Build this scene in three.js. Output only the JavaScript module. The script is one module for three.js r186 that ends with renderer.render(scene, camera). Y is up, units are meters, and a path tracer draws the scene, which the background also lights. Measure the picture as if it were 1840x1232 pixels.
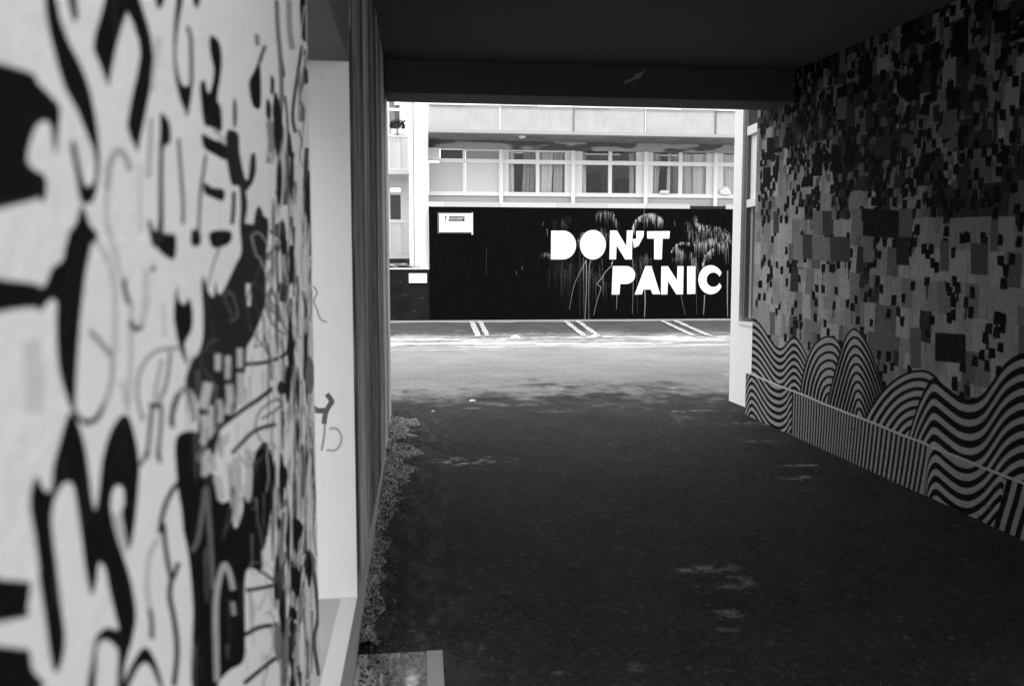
import * as THREE from 'three';
import { mergeGeometries } from 'three/addons/utils/BufferGeometryUtils.js';

// ---------------------------------------------------------------- camera, sky, sun, exposure
const scene = new THREE.Scene();
const F = 1500, CX = 920, CY = 616;                       // photograph pixels
const camera = new THREE.PerspectiveCamera(2 * Math.atan(616 / F) * 180 / Math.PI, 1840 / 1232, 0.05, 400);
camera.rotation.order = 'YXZ';
camera.rotation.set(-4.8 * Math.PI / 180, -6.3 * Math.PI / 180, 0);
camera.position.set(0, 1.6, 0);
camera.focus = 13; camera.userData.fStop = 3.6;
camera.updateMatrixWorld(true);
scene.add(camera);

const SKY_W = 64, SKY_H = 32, skyData = new Float32Array(SKY_W * SKY_H * 4);
for (let j = 0; j < SKY_H; j++) for (let i = 0; i < SKY_W; i++) {
  const el = ((j + 0.5) / SKY_H - 0.5) * Math.PI, s = Math.max(0, Math.sin(el)), l = 0.8 + 0.35 * s;
  skyData.set([l, l, l, 1], (j * SKY_W + i) * 4);
}
const sky = new THREE.DataTexture(skyData, SKY_W, SKY_H, THREE.RGBAFormat, THREE.FloatType);
sky.mapping = THREE.EquirectangularReflectionMapping; sky.magFilter = THREE.LinearFilter; sky.needsUpdate = true;
scene.background = sky; scene.environment = sky;

const sun = new THREE.DirectionalLight(0xffffff, 1.0);
sun.position.set(6, 22, -2); sun.target.position.set(2, 0, -14);
sun.castShadow = true; sun.shadow.radius = 24; sun.shadow.mapSize.set(2048, 2048);
Object.assign(sun.shadow.camera, { left: -30, right: 30, top: 30, bottom: -30, near: 1, far: 80 });
scene.add(sun, sun.target);

const renderer = new THREE.WebGLRenderer({ antialias: true });
renderer.toneMapping = THREE.LinearToneMapping;
renderer.toneMappingExposure = 2.85;
renderer.shadowMap.enabled = true;

// ---------------------------------------------------------------- helpers
let seed = 20240;
const rnd = () => { seed = (seed * 1664525 + 1013904223) >>> 0; return seed / 4294967296; };
const hash = (i, j) => { let h = (i * 374761393 + j * 668265263) | 0; h = Math.imul(h ^ (h >>> 13), 1274126177); return ((h ^ (h >>> 16)) >>> 0) / 4294967296; };
function vnoise(x, y) {
  const i = Math.floor(x), j = Math.floor(y), a = x - i, b = y - j, u = a * a * (3 - 2 * a), v = b * b * (3 - 2 * b);
  return (hash(i, j) * (1 - u) + hash(i + 1, j) * u) * (1 - v) + (hash(i, j + 1) * (1 - u) + hash(i + 1, j + 1) * u) * v;
}
const fbm = (x, y, n = 4) => { let s = 0, a = 0.5, t = 0; for (let k = 0; k < n; k++) { s += a * vnoise(x, y); t += a; a *= 0.5; x = x * 2.03 + 17.1; y = y * 2.03 + 5.7; } return s / t; };
const clamp = (x, a = 0, b = 1) => Math.min(b, Math.max(a, x));
const smooth = (a, b, x) => { const t = clamp((x - a) / (b - a)); return t * t * (3 - 2 * t); };
const lerp = (a, b, t) => a + (b - a) * t;
const toS = (l) => Math.round(255 * (l <= 0.0031308 ? 12.92 * l : 1.055 * Math.pow(l, 1 / 2.4) - 0.055));
const css = (l) => { const v = toS(l); return `rgb(${v},${v},${v})`; };
function tex(w, h, fn, colour = true) {                      // fn(u, v) gives a grey value, v up
  const d = new Uint8Array(w * h * 4);
  for (let j = 0; j < h; j++) for (let i = 0; i < w; i++) {
    const l = clamp(fn((i + 0.5) / w, (j + 0.5) / h)), v = colour ? toS(l) : Math.round(255 * l);
    d.set([v, v, v, 255], (j * w + i) * 4);
  }
  const t = new THREE.DataTexture(d, w, h); t.magFilter = THREE.LinearFilter; t.minFilter = THREE.LinearMipmapLinearFilter; t.generateMipmaps = true;
  t.wrapS = t.wrapT = THREE.RepeatWrapping; if (colour) t.colorSpace = THREE.SRGBColorSpace; t.needsUpdate = true; return t;
}
const matte = (o) => new THREE.MeshPhysicalMaterial({ specularIntensity: 0.3, ...o });
const mat = (l, rough = 0.85, extra = {}) => { const m = matte({ roughness: rough, ...extra }); m.color.setRGB(l, l, l); return m; };
const glassMat = () => { const m = new THREE.MeshPhysicalMaterial({ roughness: 0.06, transmission: 1, thickness: 0, ior: 1.5 }); m.color.setRGB(0.95, 0.95, 0.95); return m; };

// a photograph pixel as a direction from the eye, and where it meets a plane
const EYE = new THREE.Vector3(0, 1.6, 0);
const rayOf = (x, y) => new THREE.Vector3((x - CX) / F, -(y - CY) / F, -1).applyQuaternion(camera.quaternion);
const onZ = (x, y, z) => { const r = rayOf(x, y); return r.multiplyScalar((z - EYE.z) / r.z).add(EYE); };
const onPlane = (x, y, p, n) => { const r = rayOf(x, y); return r.multiplyScalar(p.clone().sub(EYE).dot(n) / r.dot(n)).add(EYE); };
const onLevel = (x, y, h) => { const r = rayOf(x, y); return r.multiplyScalar((h - EYE.y) / r.y).add(EYE); };
const onRamp = (x, y) => { const r = rayOf(x, y); return r.multiplyScalar(-EYE.y / (r.y + 0.056 * r.z)).add(EYE); };
const X22 = (x, z = -22) => onZ(x, 490, z).x;

const used = {};
const numbered = (n) => { used[n] = (used[n] ?? -1) + 1; return used[n] ? `${n}_${String(used[n]).padStart(3, '0')}` : n; };
function shade(o) { o.castShadow = o.receiveShadow = true; return o; }
function thing(name, label, category, [x, y, z] = [0, 0, 0], group) {
  const o = new THREE.Group(); o.name = numbered(name); o.position.set(x, y, z); o.userData = { label, category }; if (group) o.userData.group = group;
  scene.add(o); return o;
}
function part(name, geo, m, parent, [x, y, z] = [0, 0, 0]) { const o = shade(new THREE.Mesh(geo, m)); o.name = name; o.position.set(x, y, z); parent.add(o); return o; }
function struct(name, geo, m, pos = [0, 0, 0]) { const o = part(name, geo, m, scene, pos); o.name = numbered(name); o.userData.kind = 'structure'; return o; }
function single(name, geo, m, label, category, pos = [0, 0, 0], group) { const o = part(name, geo, m, scene, pos); o.name = numbered(name); o.userData = { label, category }; if (group) o.userData.group = group; return o; }
// a box between two corners in the parent's coordinates
function box(name, [x0, y0, z0], [x1, y1, z1], m, parent) {
  return part(name, new THREE.BoxGeometry(Math.abs(x1 - x0), Math.abs(y1 - y0), Math.abs(z1 - z0)), m, parent, [(x0 + x1) / 2, (y0 + y1) / 2, (z0 + z1) / 2]);
}
function planarUV(g, fu, fv) { const p = g.attributes.position, uv = new Float32Array(p.count * 2); for (let i = 0; i < p.count; i++) { uv[2 * i] = fu(p.getX(i), p.getY(i), p.getZ(i)); uv[2 * i + 1] = fv(p.getX(i), p.getY(i), p.getZ(i)); } g.setAttribute('uv', new THREE.BufferAttribute(uv, 2)); return g; }

// a painted surface: a canvas laid out in metres along a wall; traced outlines are carried from the photograph on to the wall plane
function paintBoard(p0, dir, s0, s1, t0, t1, w, h, ground) {
  const c = document.createElement('canvas'); c.width = w; c.height = h; const g = c.getContext('2d');
  g.fillStyle = css(ground); g.fillRect(0, 0, w, h);
  const n = new THREE.Vector3(-dir.z, 0, dir.x);
  const ST = (s, t) => [(s - s0) / (s1 - s0) * w, (1 - (t - t0) / (t1 - t0)) * h];
  const T = (x, y) => { const q = onPlane(x, y, p0, n); return ST(q.clone().sub(p0).dot(dir), q.y); };
  const B = { c, g, ST, T };
  const spline = (pts, closed, k = 6) => {
    const out = [], N = pts.length, at = (i) => closed ? pts[(i + N) % N] : pts[clamp(i, 0, N - 1)];
    for (let i = 0; i < (closed ? N : N - 1); i++) for (let j = 0; j < k; j++) {
      const t = j / k, [a, b, c2, d] = [at(i - 1), at(i), at(i + 1), at(i + 2)];
      out.push([0, 1].map((e) => 0.5 * (2 * b[e] + (c2[e] - a[e]) * t + (2 * a[e] - 5 * b[e] + 4 * c2[e] - d[e]) * t * t + (3 * b[e] - a[e] - 3 * c2[e] + d[e]) * t * t * t)));
    }
    if (!closed) out.push(pts[N - 1]); return out;
  };
  B.spline = spline;
  B.fill = (pts, l, { straight = false, alpha = 1 } = {}) => {
    g.globalAlpha = alpha; g.fillStyle = css(l); g.beginPath();
    (straight ? pts.flatMap((p, i) => { const q = pts[(i + 1) % pts.length]; return [0, 1, 2, 3].map((k) => [lerp(p[0], q[0], k / 4), lerp(p[1], q[1], k / 4)]); }) : spline(pts, true)).forEach((p, i) => { const [a, b] = T(...p); i ? g.lineTo(a, b) : g.moveTo(a, b); });
    g.closePath(); g.fill(); g.globalAlpha = 1;
  };
  B.line = (pts, width, l, { alpha = 1, taper = 0, straight = false } = {}) => {           // a brush stroke with a width in photograph pixels
    const q = straight ? pts : spline(pts, false), L = [], R = [];
    q.forEach((p, i) => {
      const a = q[Math.max(0, i - 1)], b = q[Math.min(q.length - 1, i + 1)], dx = b[0] - a[0], dy = b[1] - a[1], m = Math.hypot(dx, dy) || 1, k = width / 2 * (1 - taper * i / (q.length - 1));
      L.push([p[0] - dy / m * k, p[1] + dx / m * k]); R.push([p[0] + dy / m * k, p[1] - dx / m * k]);
    });
    g.globalAlpha = alpha; g.fillStyle = css(l); g.beginPath();
    [...L, ...R.reverse()].forEach((p, i) => { const [a, b] = T(...p); i ? g.lineTo(a, b) : g.moveTo(a, b); });
    g.closePath(); g.fill(); g.globalAlpha = 1;
  };
  B.texture = () => { const t = new THREE.CanvasTexture(c); t.colorSpace = THREE.SRGBColorSpace; t.anisotropy = 8; t.generateMipmaps = true; return t; };
  return B;
}

// ---------------------------------------------------------------- ground
const RAMP_END = 6.9;
function gy(z) {                                            // floor height along the passage and the yard
  const d = -z; if (d <= 0) return 0; if (d <= RAMP_END) return 0.056 * d;
  if (d <= 9) return lerp(0.056 * RAMP_END, 0.375, smooth(RAMP_END, 9, d));
  if (d <= 19.2) return lerp(0.375, 0.10, (d - 9) / 10.2);
  return lerp(0.10, 0.318, clamp((d - 19.2) / 2.8));
}
// outline of the damp floor where it meets the dry yard, traced on the ground
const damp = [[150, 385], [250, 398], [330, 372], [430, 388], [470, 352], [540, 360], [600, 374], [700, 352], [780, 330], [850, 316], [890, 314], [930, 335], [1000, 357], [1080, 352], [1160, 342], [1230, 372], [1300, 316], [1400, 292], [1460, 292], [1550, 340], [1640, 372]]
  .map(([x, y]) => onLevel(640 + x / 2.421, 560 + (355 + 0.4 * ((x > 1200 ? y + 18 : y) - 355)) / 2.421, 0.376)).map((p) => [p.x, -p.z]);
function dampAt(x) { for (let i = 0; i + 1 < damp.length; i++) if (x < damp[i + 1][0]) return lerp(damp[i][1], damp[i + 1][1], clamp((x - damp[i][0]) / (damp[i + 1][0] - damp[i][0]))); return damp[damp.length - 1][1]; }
// pale dusty patches: centre in the picture, half sizes in metres
const patches = [[850, 826, 0.30, 0.10, 1], [825, 832, 0.15, 0.06, 0.9], [1250, 736, 0.35, 0.045, 1.2], [1365, 793, 0.14, 0.03, 0.8], [1440, 836, 0.16, 0.03, 0.9], [1440, 858, 0.14, 0.05, 0.9], [1270, 1022, 0.16, 0.06, 0.9], [1315, 1045, 0.13, 0.07, 0.7], [1310, 1103, 0.07, 0.05, 0.8], [1315, 1128, 0.07, 0.03, 0.6], [1472, 1105, 0.06, 0.03, 0.35], [1000, 735, 0.25, 0.1, 0.35], [1350, 760, 0.3, 0.1, 0.35], [880, 1070, 0.25, 0.04, 0.25], [1010, 1210, 0.04, 0.02, 0.6], [1150, 1200, 0.06, 0.04, 0.4]]
  .map(([x, y, a, b, k]) => { const p = onRamp(x, y); return [p.x, -p.z, a, b, k]; });
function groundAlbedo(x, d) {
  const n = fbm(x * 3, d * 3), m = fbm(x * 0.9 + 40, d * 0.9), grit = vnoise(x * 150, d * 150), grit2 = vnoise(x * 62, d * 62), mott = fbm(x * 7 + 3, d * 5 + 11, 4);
  let wetShaded = 0.03 + 0.014 * (n - 0.5) + 0.012 * (mott - 0.5) + 0.016 * (grit2 - 0.5) + 0.012 * (grit - 0.5) + 0.035 * smooth(0.86, 0.95, grit2);
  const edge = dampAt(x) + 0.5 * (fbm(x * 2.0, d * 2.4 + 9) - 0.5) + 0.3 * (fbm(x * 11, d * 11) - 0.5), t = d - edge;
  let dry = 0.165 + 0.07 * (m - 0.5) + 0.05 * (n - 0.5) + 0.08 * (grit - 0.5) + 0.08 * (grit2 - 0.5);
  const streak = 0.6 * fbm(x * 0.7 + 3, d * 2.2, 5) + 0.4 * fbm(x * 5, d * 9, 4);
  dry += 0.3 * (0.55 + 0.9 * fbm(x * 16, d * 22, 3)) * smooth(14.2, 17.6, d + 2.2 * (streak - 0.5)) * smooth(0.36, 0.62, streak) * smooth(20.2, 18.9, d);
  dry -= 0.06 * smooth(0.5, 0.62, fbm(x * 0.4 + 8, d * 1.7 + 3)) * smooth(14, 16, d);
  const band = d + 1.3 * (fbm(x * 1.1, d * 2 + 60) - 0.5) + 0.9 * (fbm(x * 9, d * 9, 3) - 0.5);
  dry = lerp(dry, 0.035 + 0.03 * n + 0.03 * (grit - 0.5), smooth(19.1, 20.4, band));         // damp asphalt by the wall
  let a = lerp(wetShaded, dry, smooth(-0.9, 0.9, t + 2.0 * (n - 0.5) + 1.8 * (mott - 0.5)));  // mottled damp edge, widened to also paint in the light fading inward
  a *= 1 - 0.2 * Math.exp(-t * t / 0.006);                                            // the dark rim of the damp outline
  for (const [px, pd, ax, ad, k] of patches) {
    const q = ((x - px) / ax) ** 2 + ((d - pd) / ad) ** 2; if (q > 3) continue;
    a += 0.15 * k * smooth(1.6, 0.0, q) * smooth(0.36, 0.74, fbm(x * 16 + px, d * 24)) * (0.4 + 1.2 * grit2);
  }
  if (x < 0.4 && d < 6.9) a += 0.03 * smooth(0.4, -0.1, x) * smooth(0.45, 0.7, fbm(x * 22, d * 9));
  return Math.max(0.004, a);
}
function sheet(x0, x1, d0, d1, nx, nz, bump = 0) {
  const g = new THREE.PlaneGeometry(1, 1, nx, nz), p = g.attributes.position, uv = g.attributes.uv;
  for (let i = 0; i < p.count; i++) {
    const u = uv.getX(i), v = uv.getY(i), x = lerp(x0, x1, u), d = lerp(d0, d1, v);
    const inside = Math.min(u, 1 - u, v, 1 - v) > 0.001 ? 1 : 0;
    p.setXYZ(i, x, gy(-d) + inside * bump * (fbm(x * 2.2, d * 2.2, 3) - 0.5), -d);
  }
  g.computeVertexNormals(); return g;
}
const renderBump = tex(512, 512, (u, v) => 0.6 * fbm(u * 40, v * 40, 4) + 0.4 * vnoise(u * 170, v * 170), false);
const rough = (w, h) => { const t = renderBump.clone(); t.repeat.set(w, h); t.needsUpdate = true; return t; };
const gritBump = tex(1024, 1024, (u, v) => 0.5 * vnoise(u * 256, v * 256) + 0.3 * vnoise(u * 90, v * 90) + 0.2 * fbm(u * 20, v * 20), false);
const bumpRep = (w, h) => { const t = gritBump.clone(); t.repeat.set(w, h); t.needsUpdate = true; return t; };
const FX0 = -0.9, FX1 = 3.7, FD0 = -2.5, FD1 = 10;
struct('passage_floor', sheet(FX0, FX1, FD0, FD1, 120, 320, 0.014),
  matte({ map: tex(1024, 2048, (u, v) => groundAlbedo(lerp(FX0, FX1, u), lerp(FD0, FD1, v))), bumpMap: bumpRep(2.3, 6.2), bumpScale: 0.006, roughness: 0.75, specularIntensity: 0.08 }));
const YX0 = -8, YX1 = 14, YD0 = 10, YD1 = 22.1;
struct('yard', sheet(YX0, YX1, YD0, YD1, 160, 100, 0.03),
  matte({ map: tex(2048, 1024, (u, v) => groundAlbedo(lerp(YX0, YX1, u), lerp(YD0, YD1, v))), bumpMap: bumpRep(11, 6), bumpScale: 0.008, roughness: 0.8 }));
const earthTex = tex(512, 512, (u, v) => 0.16 + 0.08 * (fbm(u * 30, v * 30) - 0.5));
{ const t = earthTex.clone(); t.repeat.set(40, 40); t.needsUpdate = true;
  const g = new THREE.PlaneGeometry(240, 240); g.rotateX(-Math.PI / 2); struct('ground', g, matte({ map: t, roughness: 0.95 }), [0, -0.06, 0]); }
// the passage's side yards (outside the walls) at the level of the yard
{ const m = mat(0.2, 0.9);
  for (const [x0, x1] of [[-8, FX0], [FX1, 14]]) { const g = sheet(x0, x1, 6.7, 10, 4, 12); struct('yard', g, m); } }

// added unseen pale paving, right of the eye, bouncing light onto the graffiti
struct('bounce_paving', new THREE.BoxGeometry(14, 0.1, 14), mat(0.55, 0.9), [10.72, -0.04, 6.3]);

// raised paving seen through the gap in the left wall
const LX = -0.245;                                          // inner face of the left walls
const TERR = 0.382;
{ const cm = matte({ map: tex(256, 256, (u, v) => 0.42 + 0.14 * (fbm(u * 24, v * 24) - 0.5) + 0.06 * (vnoise(u * 120, v * 120) - 0.5)), roughness: 0.9 });
  struct('terrace', new THREE.BoxGeometry(9.7, 0.6, 9.2), cm, [-5.155 + 0.06, TERR - 0.3, -2.05]);
  struct('kerb', new THREE.BoxGeometry(0.06, 0.55, 1.16), mat(0.62, 0.9), [LX - 0.03, TERR - 0.272, -2.52]); }
// paving strip at the foot of the threshold
{ const a = onRamp(795, 1172), e = onRamp(766, 1172);
  const ct = tex(512, 512, (u, v) => 0.2 + 0.4 * smooth(0.42, 0.7, fbm(u * 9, v * 9)) * fbm(u * 12, v * 60) * 2 + 0.2 * (vnoise(u * 50, v * 260) - 0.5) + 0.15 * (fbm(u * 14, v * 70, 3) - 0.5));
  const zN = -1.2, zF = a.z, len = zN - zF, tilt = Math.atan(0.056);
  const mk = (x0, x1, lift, m) => { const g = new THREE.BoxGeometry(x1 - x0, 0.06, len / Math.cos(tilt)); g.rotateX(tilt); return struct(m === 0 ? 'kerb' : 'pavement', g, m === 0 ? mat(0.36, 0.9) : m, [(x0 + x1) / 2, gy((zN + zF) / 2) - 0.03 + lift, (zN + zF) / 2]); };
  mk(LX + 0.002, e.x, 0.008, matte({ map: ct, bumpMap: ct, bumpScale: 0.01, roughness: 0.9 }));
  mk(e.x + 0.001, a.x, 0.011, 0); }

// ---------------------------------------------------------------- the passage: left walls, roof, right wall
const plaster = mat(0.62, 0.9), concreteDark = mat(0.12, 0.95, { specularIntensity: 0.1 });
const concTex = tex(512, 512, (u, v) => 0.3 + 0.16 * (fbm(u * 12, v * 5) - 0.5) + 0.1 * (fbm(u * 50, v * 50) - 0.5));
const concrete = matte({ map: concTex, roughness: 0.92 });

// --- graffiti wall
const G0 = -0.5, G1 = 1.955;                                // metres ahead of the eye that the painted face spans
const GB = paintBoard(new THREE.Vector3(LX, 0, 0), new THREE.Vector3(0, 0, -1), 0.4, G1, 0.55, 2.45, 2048, 2048, 0.87);
{
  const z = (x0, y0, k) => (pts) => pts.map(([x, y]) => [x0 + x / k, y0 + y / k]);
  const z1 = z(0, 0, 2.934), z2 = z(0, 400, 2.934), z3 = z(0, 800, 2.852), z4 = z(280, 0, 2.933), z5 = z(280, 400, 2.933), z6 = z(280, 800, 2.852);
  const K = 0.008, DK = 0.02, W = 0.85;
  // grey older lines under the black
  for (const [f, w, l, al] of [
    [z1([[560, 1000], [575, 880], [600, 815], [630, 795], [660, 830], [685, 900]]), 12, 0.2, 0.55], [z1([[565, 1232], [560, 1080], [570, 900]]), 8, 0.45, 0.6], [z1([[795, 620], [790, 760], [780, 940]]), 10, 0.42, 0.7],
    [z1([[830, 200], [815, 330], [800, 480]]), 9, 0.5, 0.6], [z1([[730, 860], [735, 980], [740, 1232]]), 6, 0.5, 0.5],
    [z2([[500, 90], [560, 180], [600, 320], [605, 480], [600, 700]]), 10, 0.45, 0.65], [z2([[560, 0], [600, 140], [640, 290]]), 10, 0.48, 0.6], [z2([[470, 570], [520, 622], [585, 700]]), 9, 0.16, 0.75],
    [z2([[590, 700], [590, 800], [570, 900], [530, 1000]]), 9, 0.35, 0.8], [z2([[690, 420], [690, 560], [685, 800], [670, 960]]), 9, 0.4, 0.6], [z2([[640, 830], [660, 930], [680, 1000]]), 8, 0.45, 0.6],
    [z2([[770, 250], [765, 420], [745, 540]]), 12, 0.5, 0.6], [z2([[160, 620], [180, 800], [175, 1000]]), 34, 0.55, 0.5], [z2([[860, 420], [865, 600]]), 6, 0.45, 0.5],
    [z2([[740, 1010], [722, 900], [735, 790], [780, 710], [850, 668], [939, 662]]), 5, 0.14, 0.85], [z2([[850, 720], [830, 830], [812, 930]]), 5, 0.2, 0.8], [z2([[895, 680], [885, 790], [865, 880], [835, 940]]), 6, 0.12, 0.85],
    [z3([[815, 470], [765, 560], [752, 720], [765, 840]]), 8, 0.42, 0.7], [z3([[590, 350], [615, 440], [650, 545]]), 12, 0.35, 0.6],
  ]) GB.line(f, w, l, { alpha: al });
  for (const p of [
    z1([[235, 0], [245, 100], [270, 220], [300, 330], [340, 460], [400, 570], [450, 690], [490, 790], [500, 880], [490, 960], [460, 985], [440, 960], [420, 880], [400, 780], [385, 738], [370, 770], [385, 850], [405, 960], [425, 1060], [460, 1070], [490, 1050], [510, 980], [522, 860], [515, 720], [490, 560], [460, 440], [420, 340], [370, 240], [325, 130], [295, 0], [290, -60], [230, -60]]),
    z1([[358, -20], [372, 60], [390, 112], [409, 90], [405, 40], [395, -20]]),
    z1([[-160, 340], [145, 380], [200, 440], [270, 512], [312, 570], [305, 700], [290, 800], [275, 745], [270, 680], [250, 640], [225, 635], [190, 660], [165, 720], [146, 800], [142, 850], [180, 895], [235, 930], [243, 1000], [230, 1060], [190, 1040], [150, 1058], [-160, 1090], [-160, 700]]),
    z1([[430, 1080], [400, 1175], [360, 1250], [510, 1250], [470, 1180]]),
    z2([[435, -5], [480, 30], [505, 85], [480, 112], [470, 160], [450, 260], [435, 380], [420, 520], [406, 700], [398, 850], [396, 970], [420, 1020], [460, 1038], [500, 1020], [535, 965], [552, 950], [525, 1030], [470, 1066], [430, 1056], [388, 1010], [350, 920], [312, 780], [298, 640], [295, 520], [297, 425], [270, 402], [238, 430], [205, 470], [165, 445], [-160, 470], [-160, 300], [160, 320], [215, 342], [245, 310], [270, 245], [310, 212], [332, 190], [342, 130], [365, 60], [400, 10]]),
    z3([[345, -150], [300, 0], [275, 100], [262, 222], [240, 240], [215, 215], [190, 157], [165, 200], [152, 300], [175, 450], [195, 600], [202, 690], [225, 850], [245, 1000], [268, 1130], [290, 1160], [318, 1090], [330, 980], [315, 850], [297, 700], [285, 600], [270, 480], [262, 380], [275, 280], [310, 210], [345, 185], [375, 212], [395, 320], [415, 470], [435, 620], [455, 730], [470, 767], [490, 700], [500, 620], [515, 598], [540, 640], [560, 740], [590, 870], [606, 945], [555, 935], [510, 955], [485, 1000], [465, 1120], [445, 1260], [482, 1260], [490, 1130], [500, 1020], [545, 995], [592, 1030], [605, 1075], [600, 1260], [625, 1260], [640, 1120], [672, 1010], [693, 900], [690, 820], [670, 700], [640, 600], [600, 480], [575, 380], [565, 290], [580, 222], [605, 202], [630, 222], [635, 300], [622, 345], [645, 470], [663, 525], [680, 460], [692, 370], [705, 230], [712, 120], [695, -20], [660, -140], [620, -150], [570, -80], [535, 20], [518, 110], [505, 240], [488, 330], [470, 280], [455, 150], [435, 20], [410, -80], [380, -150]]),
    z3([[628, 1232], [680, 1110], [740, 1036], [790, 1095], [835, 1240], [815, 1230], [775, 1140], [740, 1112], [700, 1150], [650, 1250]]),
    z3([[-160, 1040], [125, 1045], [150, 1060], [165, 1150], [210, 1250], [-160, 1260]]), z3([[-160, 700], [125, 700], [152, 722], [138, 830], [120, 880], [-160, 900]]),
    z4([[112, -20], [96, 120], [92, 280], [100, 400], [120, 500], [150, 580], [165, 615], [180, 540], [188, 448], [150, 455], [126, 420], [109, 340], [106, 250], [118, 130], [142, -20]]),
    z4([[192, -15], [214, 46], [230, -15]]), z4([[-5, -15], [15, 48], [35, 20], [40, -15]]),
    z4([[290, 188], [330, 220], [345, 300], [340, 400], [322, 520], [342, 570], [346, 680], [320, 690], [290, 668], [256, 655], [240, 560], [232, 450], [255, 425], [275, 492], [295, 450], [305, 370], [290, 300], [282, 240]]),
    z4([[25, 598], [70, 650], [73, 750], [42, 775], [36, 900], [36, 1240], [14, 1240], [15, 900], [20, 700]]),
    z4([[242, 708], [300, 735], [362, 762], [372, 840], [300, 810], [252, 775]]), z4([[255, 965], [300, 990], [358, 1002], [352, 1056], [300, 1040], [255, 1016]]),
    z4([[412, 515], [424, 560], [422, 660], [408, 660], [406, 560]]), z4([[545, 328], [553, 450], [550, 560], [528, 572], [505, 540], [490, 440], [515, 380]]),
    z4([[605, 400], [622, 420], [620, 490], [604, 490]]), z4([[652, 255], [670, 320], [680, 400], [665, 400], [655, 340]]), z4([[585, 520], [606, 560], [600, 640], [580, 600]]),
    z4([[760, -20], [800, -20], [806, 120], [795, 215], [770, 200], [762, 120]]), z4([[790, 340], [804, 400], [798, 440], [784, 420]]),
    z5([[-20, 40], [60, 60], [102, 70], [102, 170], [80, 192], [30, 160], [-10, 110]]), z5([[190, 40], [230, 48], [232, 112], [188, 116]]), z5([[288, 50], [390, 46], [388, 104], [320, 132], [288, 112]]),
    z5([[110, 332], [120, 405], [148, 432], [175, 400], [192, 480], [187, 560], [162, 610], [150, 650], [166, 750], [130, 680], [108, 590], [94, 470]]),
    z5([[640, 330], [690, 320], [692, 412], [640, 402]]), z5([[600, 45], [670, -10], [686, 90], [660, 100], [640, 80]]), z5([[705, 130], [725, 150], [722, 290], [700, 320]]), z5([[775, 580], [800, 620], [795, 820], [775, 800]]),
    z6([[105, -40], [228, -60], [232, 60], [246, 140], [300, 155], [330, 290], [380, 292], [404, 425], [442, 345], [450, 255], [476, 290], [492, 120], [520, 20], [570, -10], [612, 140], [595, 290], [580, 400], [556, 520], [540, 545], [540, 640], [460, 650], [456, 960], [448, 1100], [380, 1150], [330, 1200], [300, 1250], [190, 1250], [186, 1000], [190, 850], [180, 700], [165, 560], [140, 430], [130, 330], [110, 200]]),
    z6([[678, 835], [722, 850], [724, 960], [690, 970]]), z6([[745, 10], [780, 40], [780, 270], [750, 260]]), z6([[757, 470], [775, 500], [772, 640], [755, 640]]),
  ]) GB.fill(p, K);
  GB.fill(z1([[560, -40], [530, 80], [500, 180], [490, 255], [530, 350], [572, 462], [585, 370], [610, 250], [640, 140], [668, 58], [700, 120], [732, 220], [738, 290], [720, 400], [690, 530], [668, 660], [690, 730], [724, 805], [740, 720], [765, 600], [790, 470], [806, 300], [795, 200], [770, 110], [735, 0], [720, -60]]), K, { straight: true });
  // the big faded charcoal spade with drips
  GB.fill(z4([[375, 690], [432, 705], [440, 800], [466, 930], [486, 940], [500, 822], [522, 812], [526, 900], [505, 970], [486, 1000], [480, 1130], [490, 1195], [545, 1085], [575, 1240], [452, 1240], [446, 1100], [438, 985], [400, 972], [380, 890], [368, 800]]), DK);
  GB.fill(z5([[452, -20], [450, 150], [420, 220], [378, 310], [345, 372], [322, 365], [315, 305], [304, 385], [290, 388], [270, 350], [250, 283], [240, 330], [248, 470], [246, 600], [225, 680], [180, 745], [155, 850], [200, 900], [222, 1000], [226, 1232], [300, 1240], [340, 1080], [420, 980], [470, 780], [478, 660], [512, 600], [552, 500], [580, 400], [577, 300], [582, 150], [588, -20]]), DK);
  GB.line(z5([[485, 320], [487, 380], [486, 440]]), 8, W);
  for (const [p, w] of [[z5([[325, 690], [326, 740], [324, 780]]), 11], [z5([[378, 700], [380, 760], [378, 825]]), 11], [z5([[440, 660], [442, 710], [440, 765]]), 11], [z5([[275, 840], [260, 920], [240, 980]]), 18], [z5([[385, 850], [390, 930], [380, 1010]]), 14], [z5([[445, 790], [446, 880], [440, 960]]), 14], [z5([[330, 930], [340, 990], [335, 1060]]), 11], [z5([[250, 1010], [260, 1080], [250, 1170]]), 14], [z5([[290, 960], [290, 1060], [285, 1140]]), 10], [z5([[340, 1120], [342, 1180], [340, 1232]]), 9], [z6([[245, 30], [250, 90], [248, 160]]), 12], [z6([[290, 60], [300, 120]]), 10], [z6([[310, 160], [325, 220], [335, 280]]), 14], [z6([[375, 90], [385, 170], [388, 260]]), 12], [z6([[410, 60], [415, 220], [408, 400]]), 14], [z6([[470, 20], [478, 130], [470, 270]]), 13], [z6([[250, 60], [262, 30], [290, 90], [300, 130]]), 11]]) GB.line(p, w, 0.6);
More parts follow.
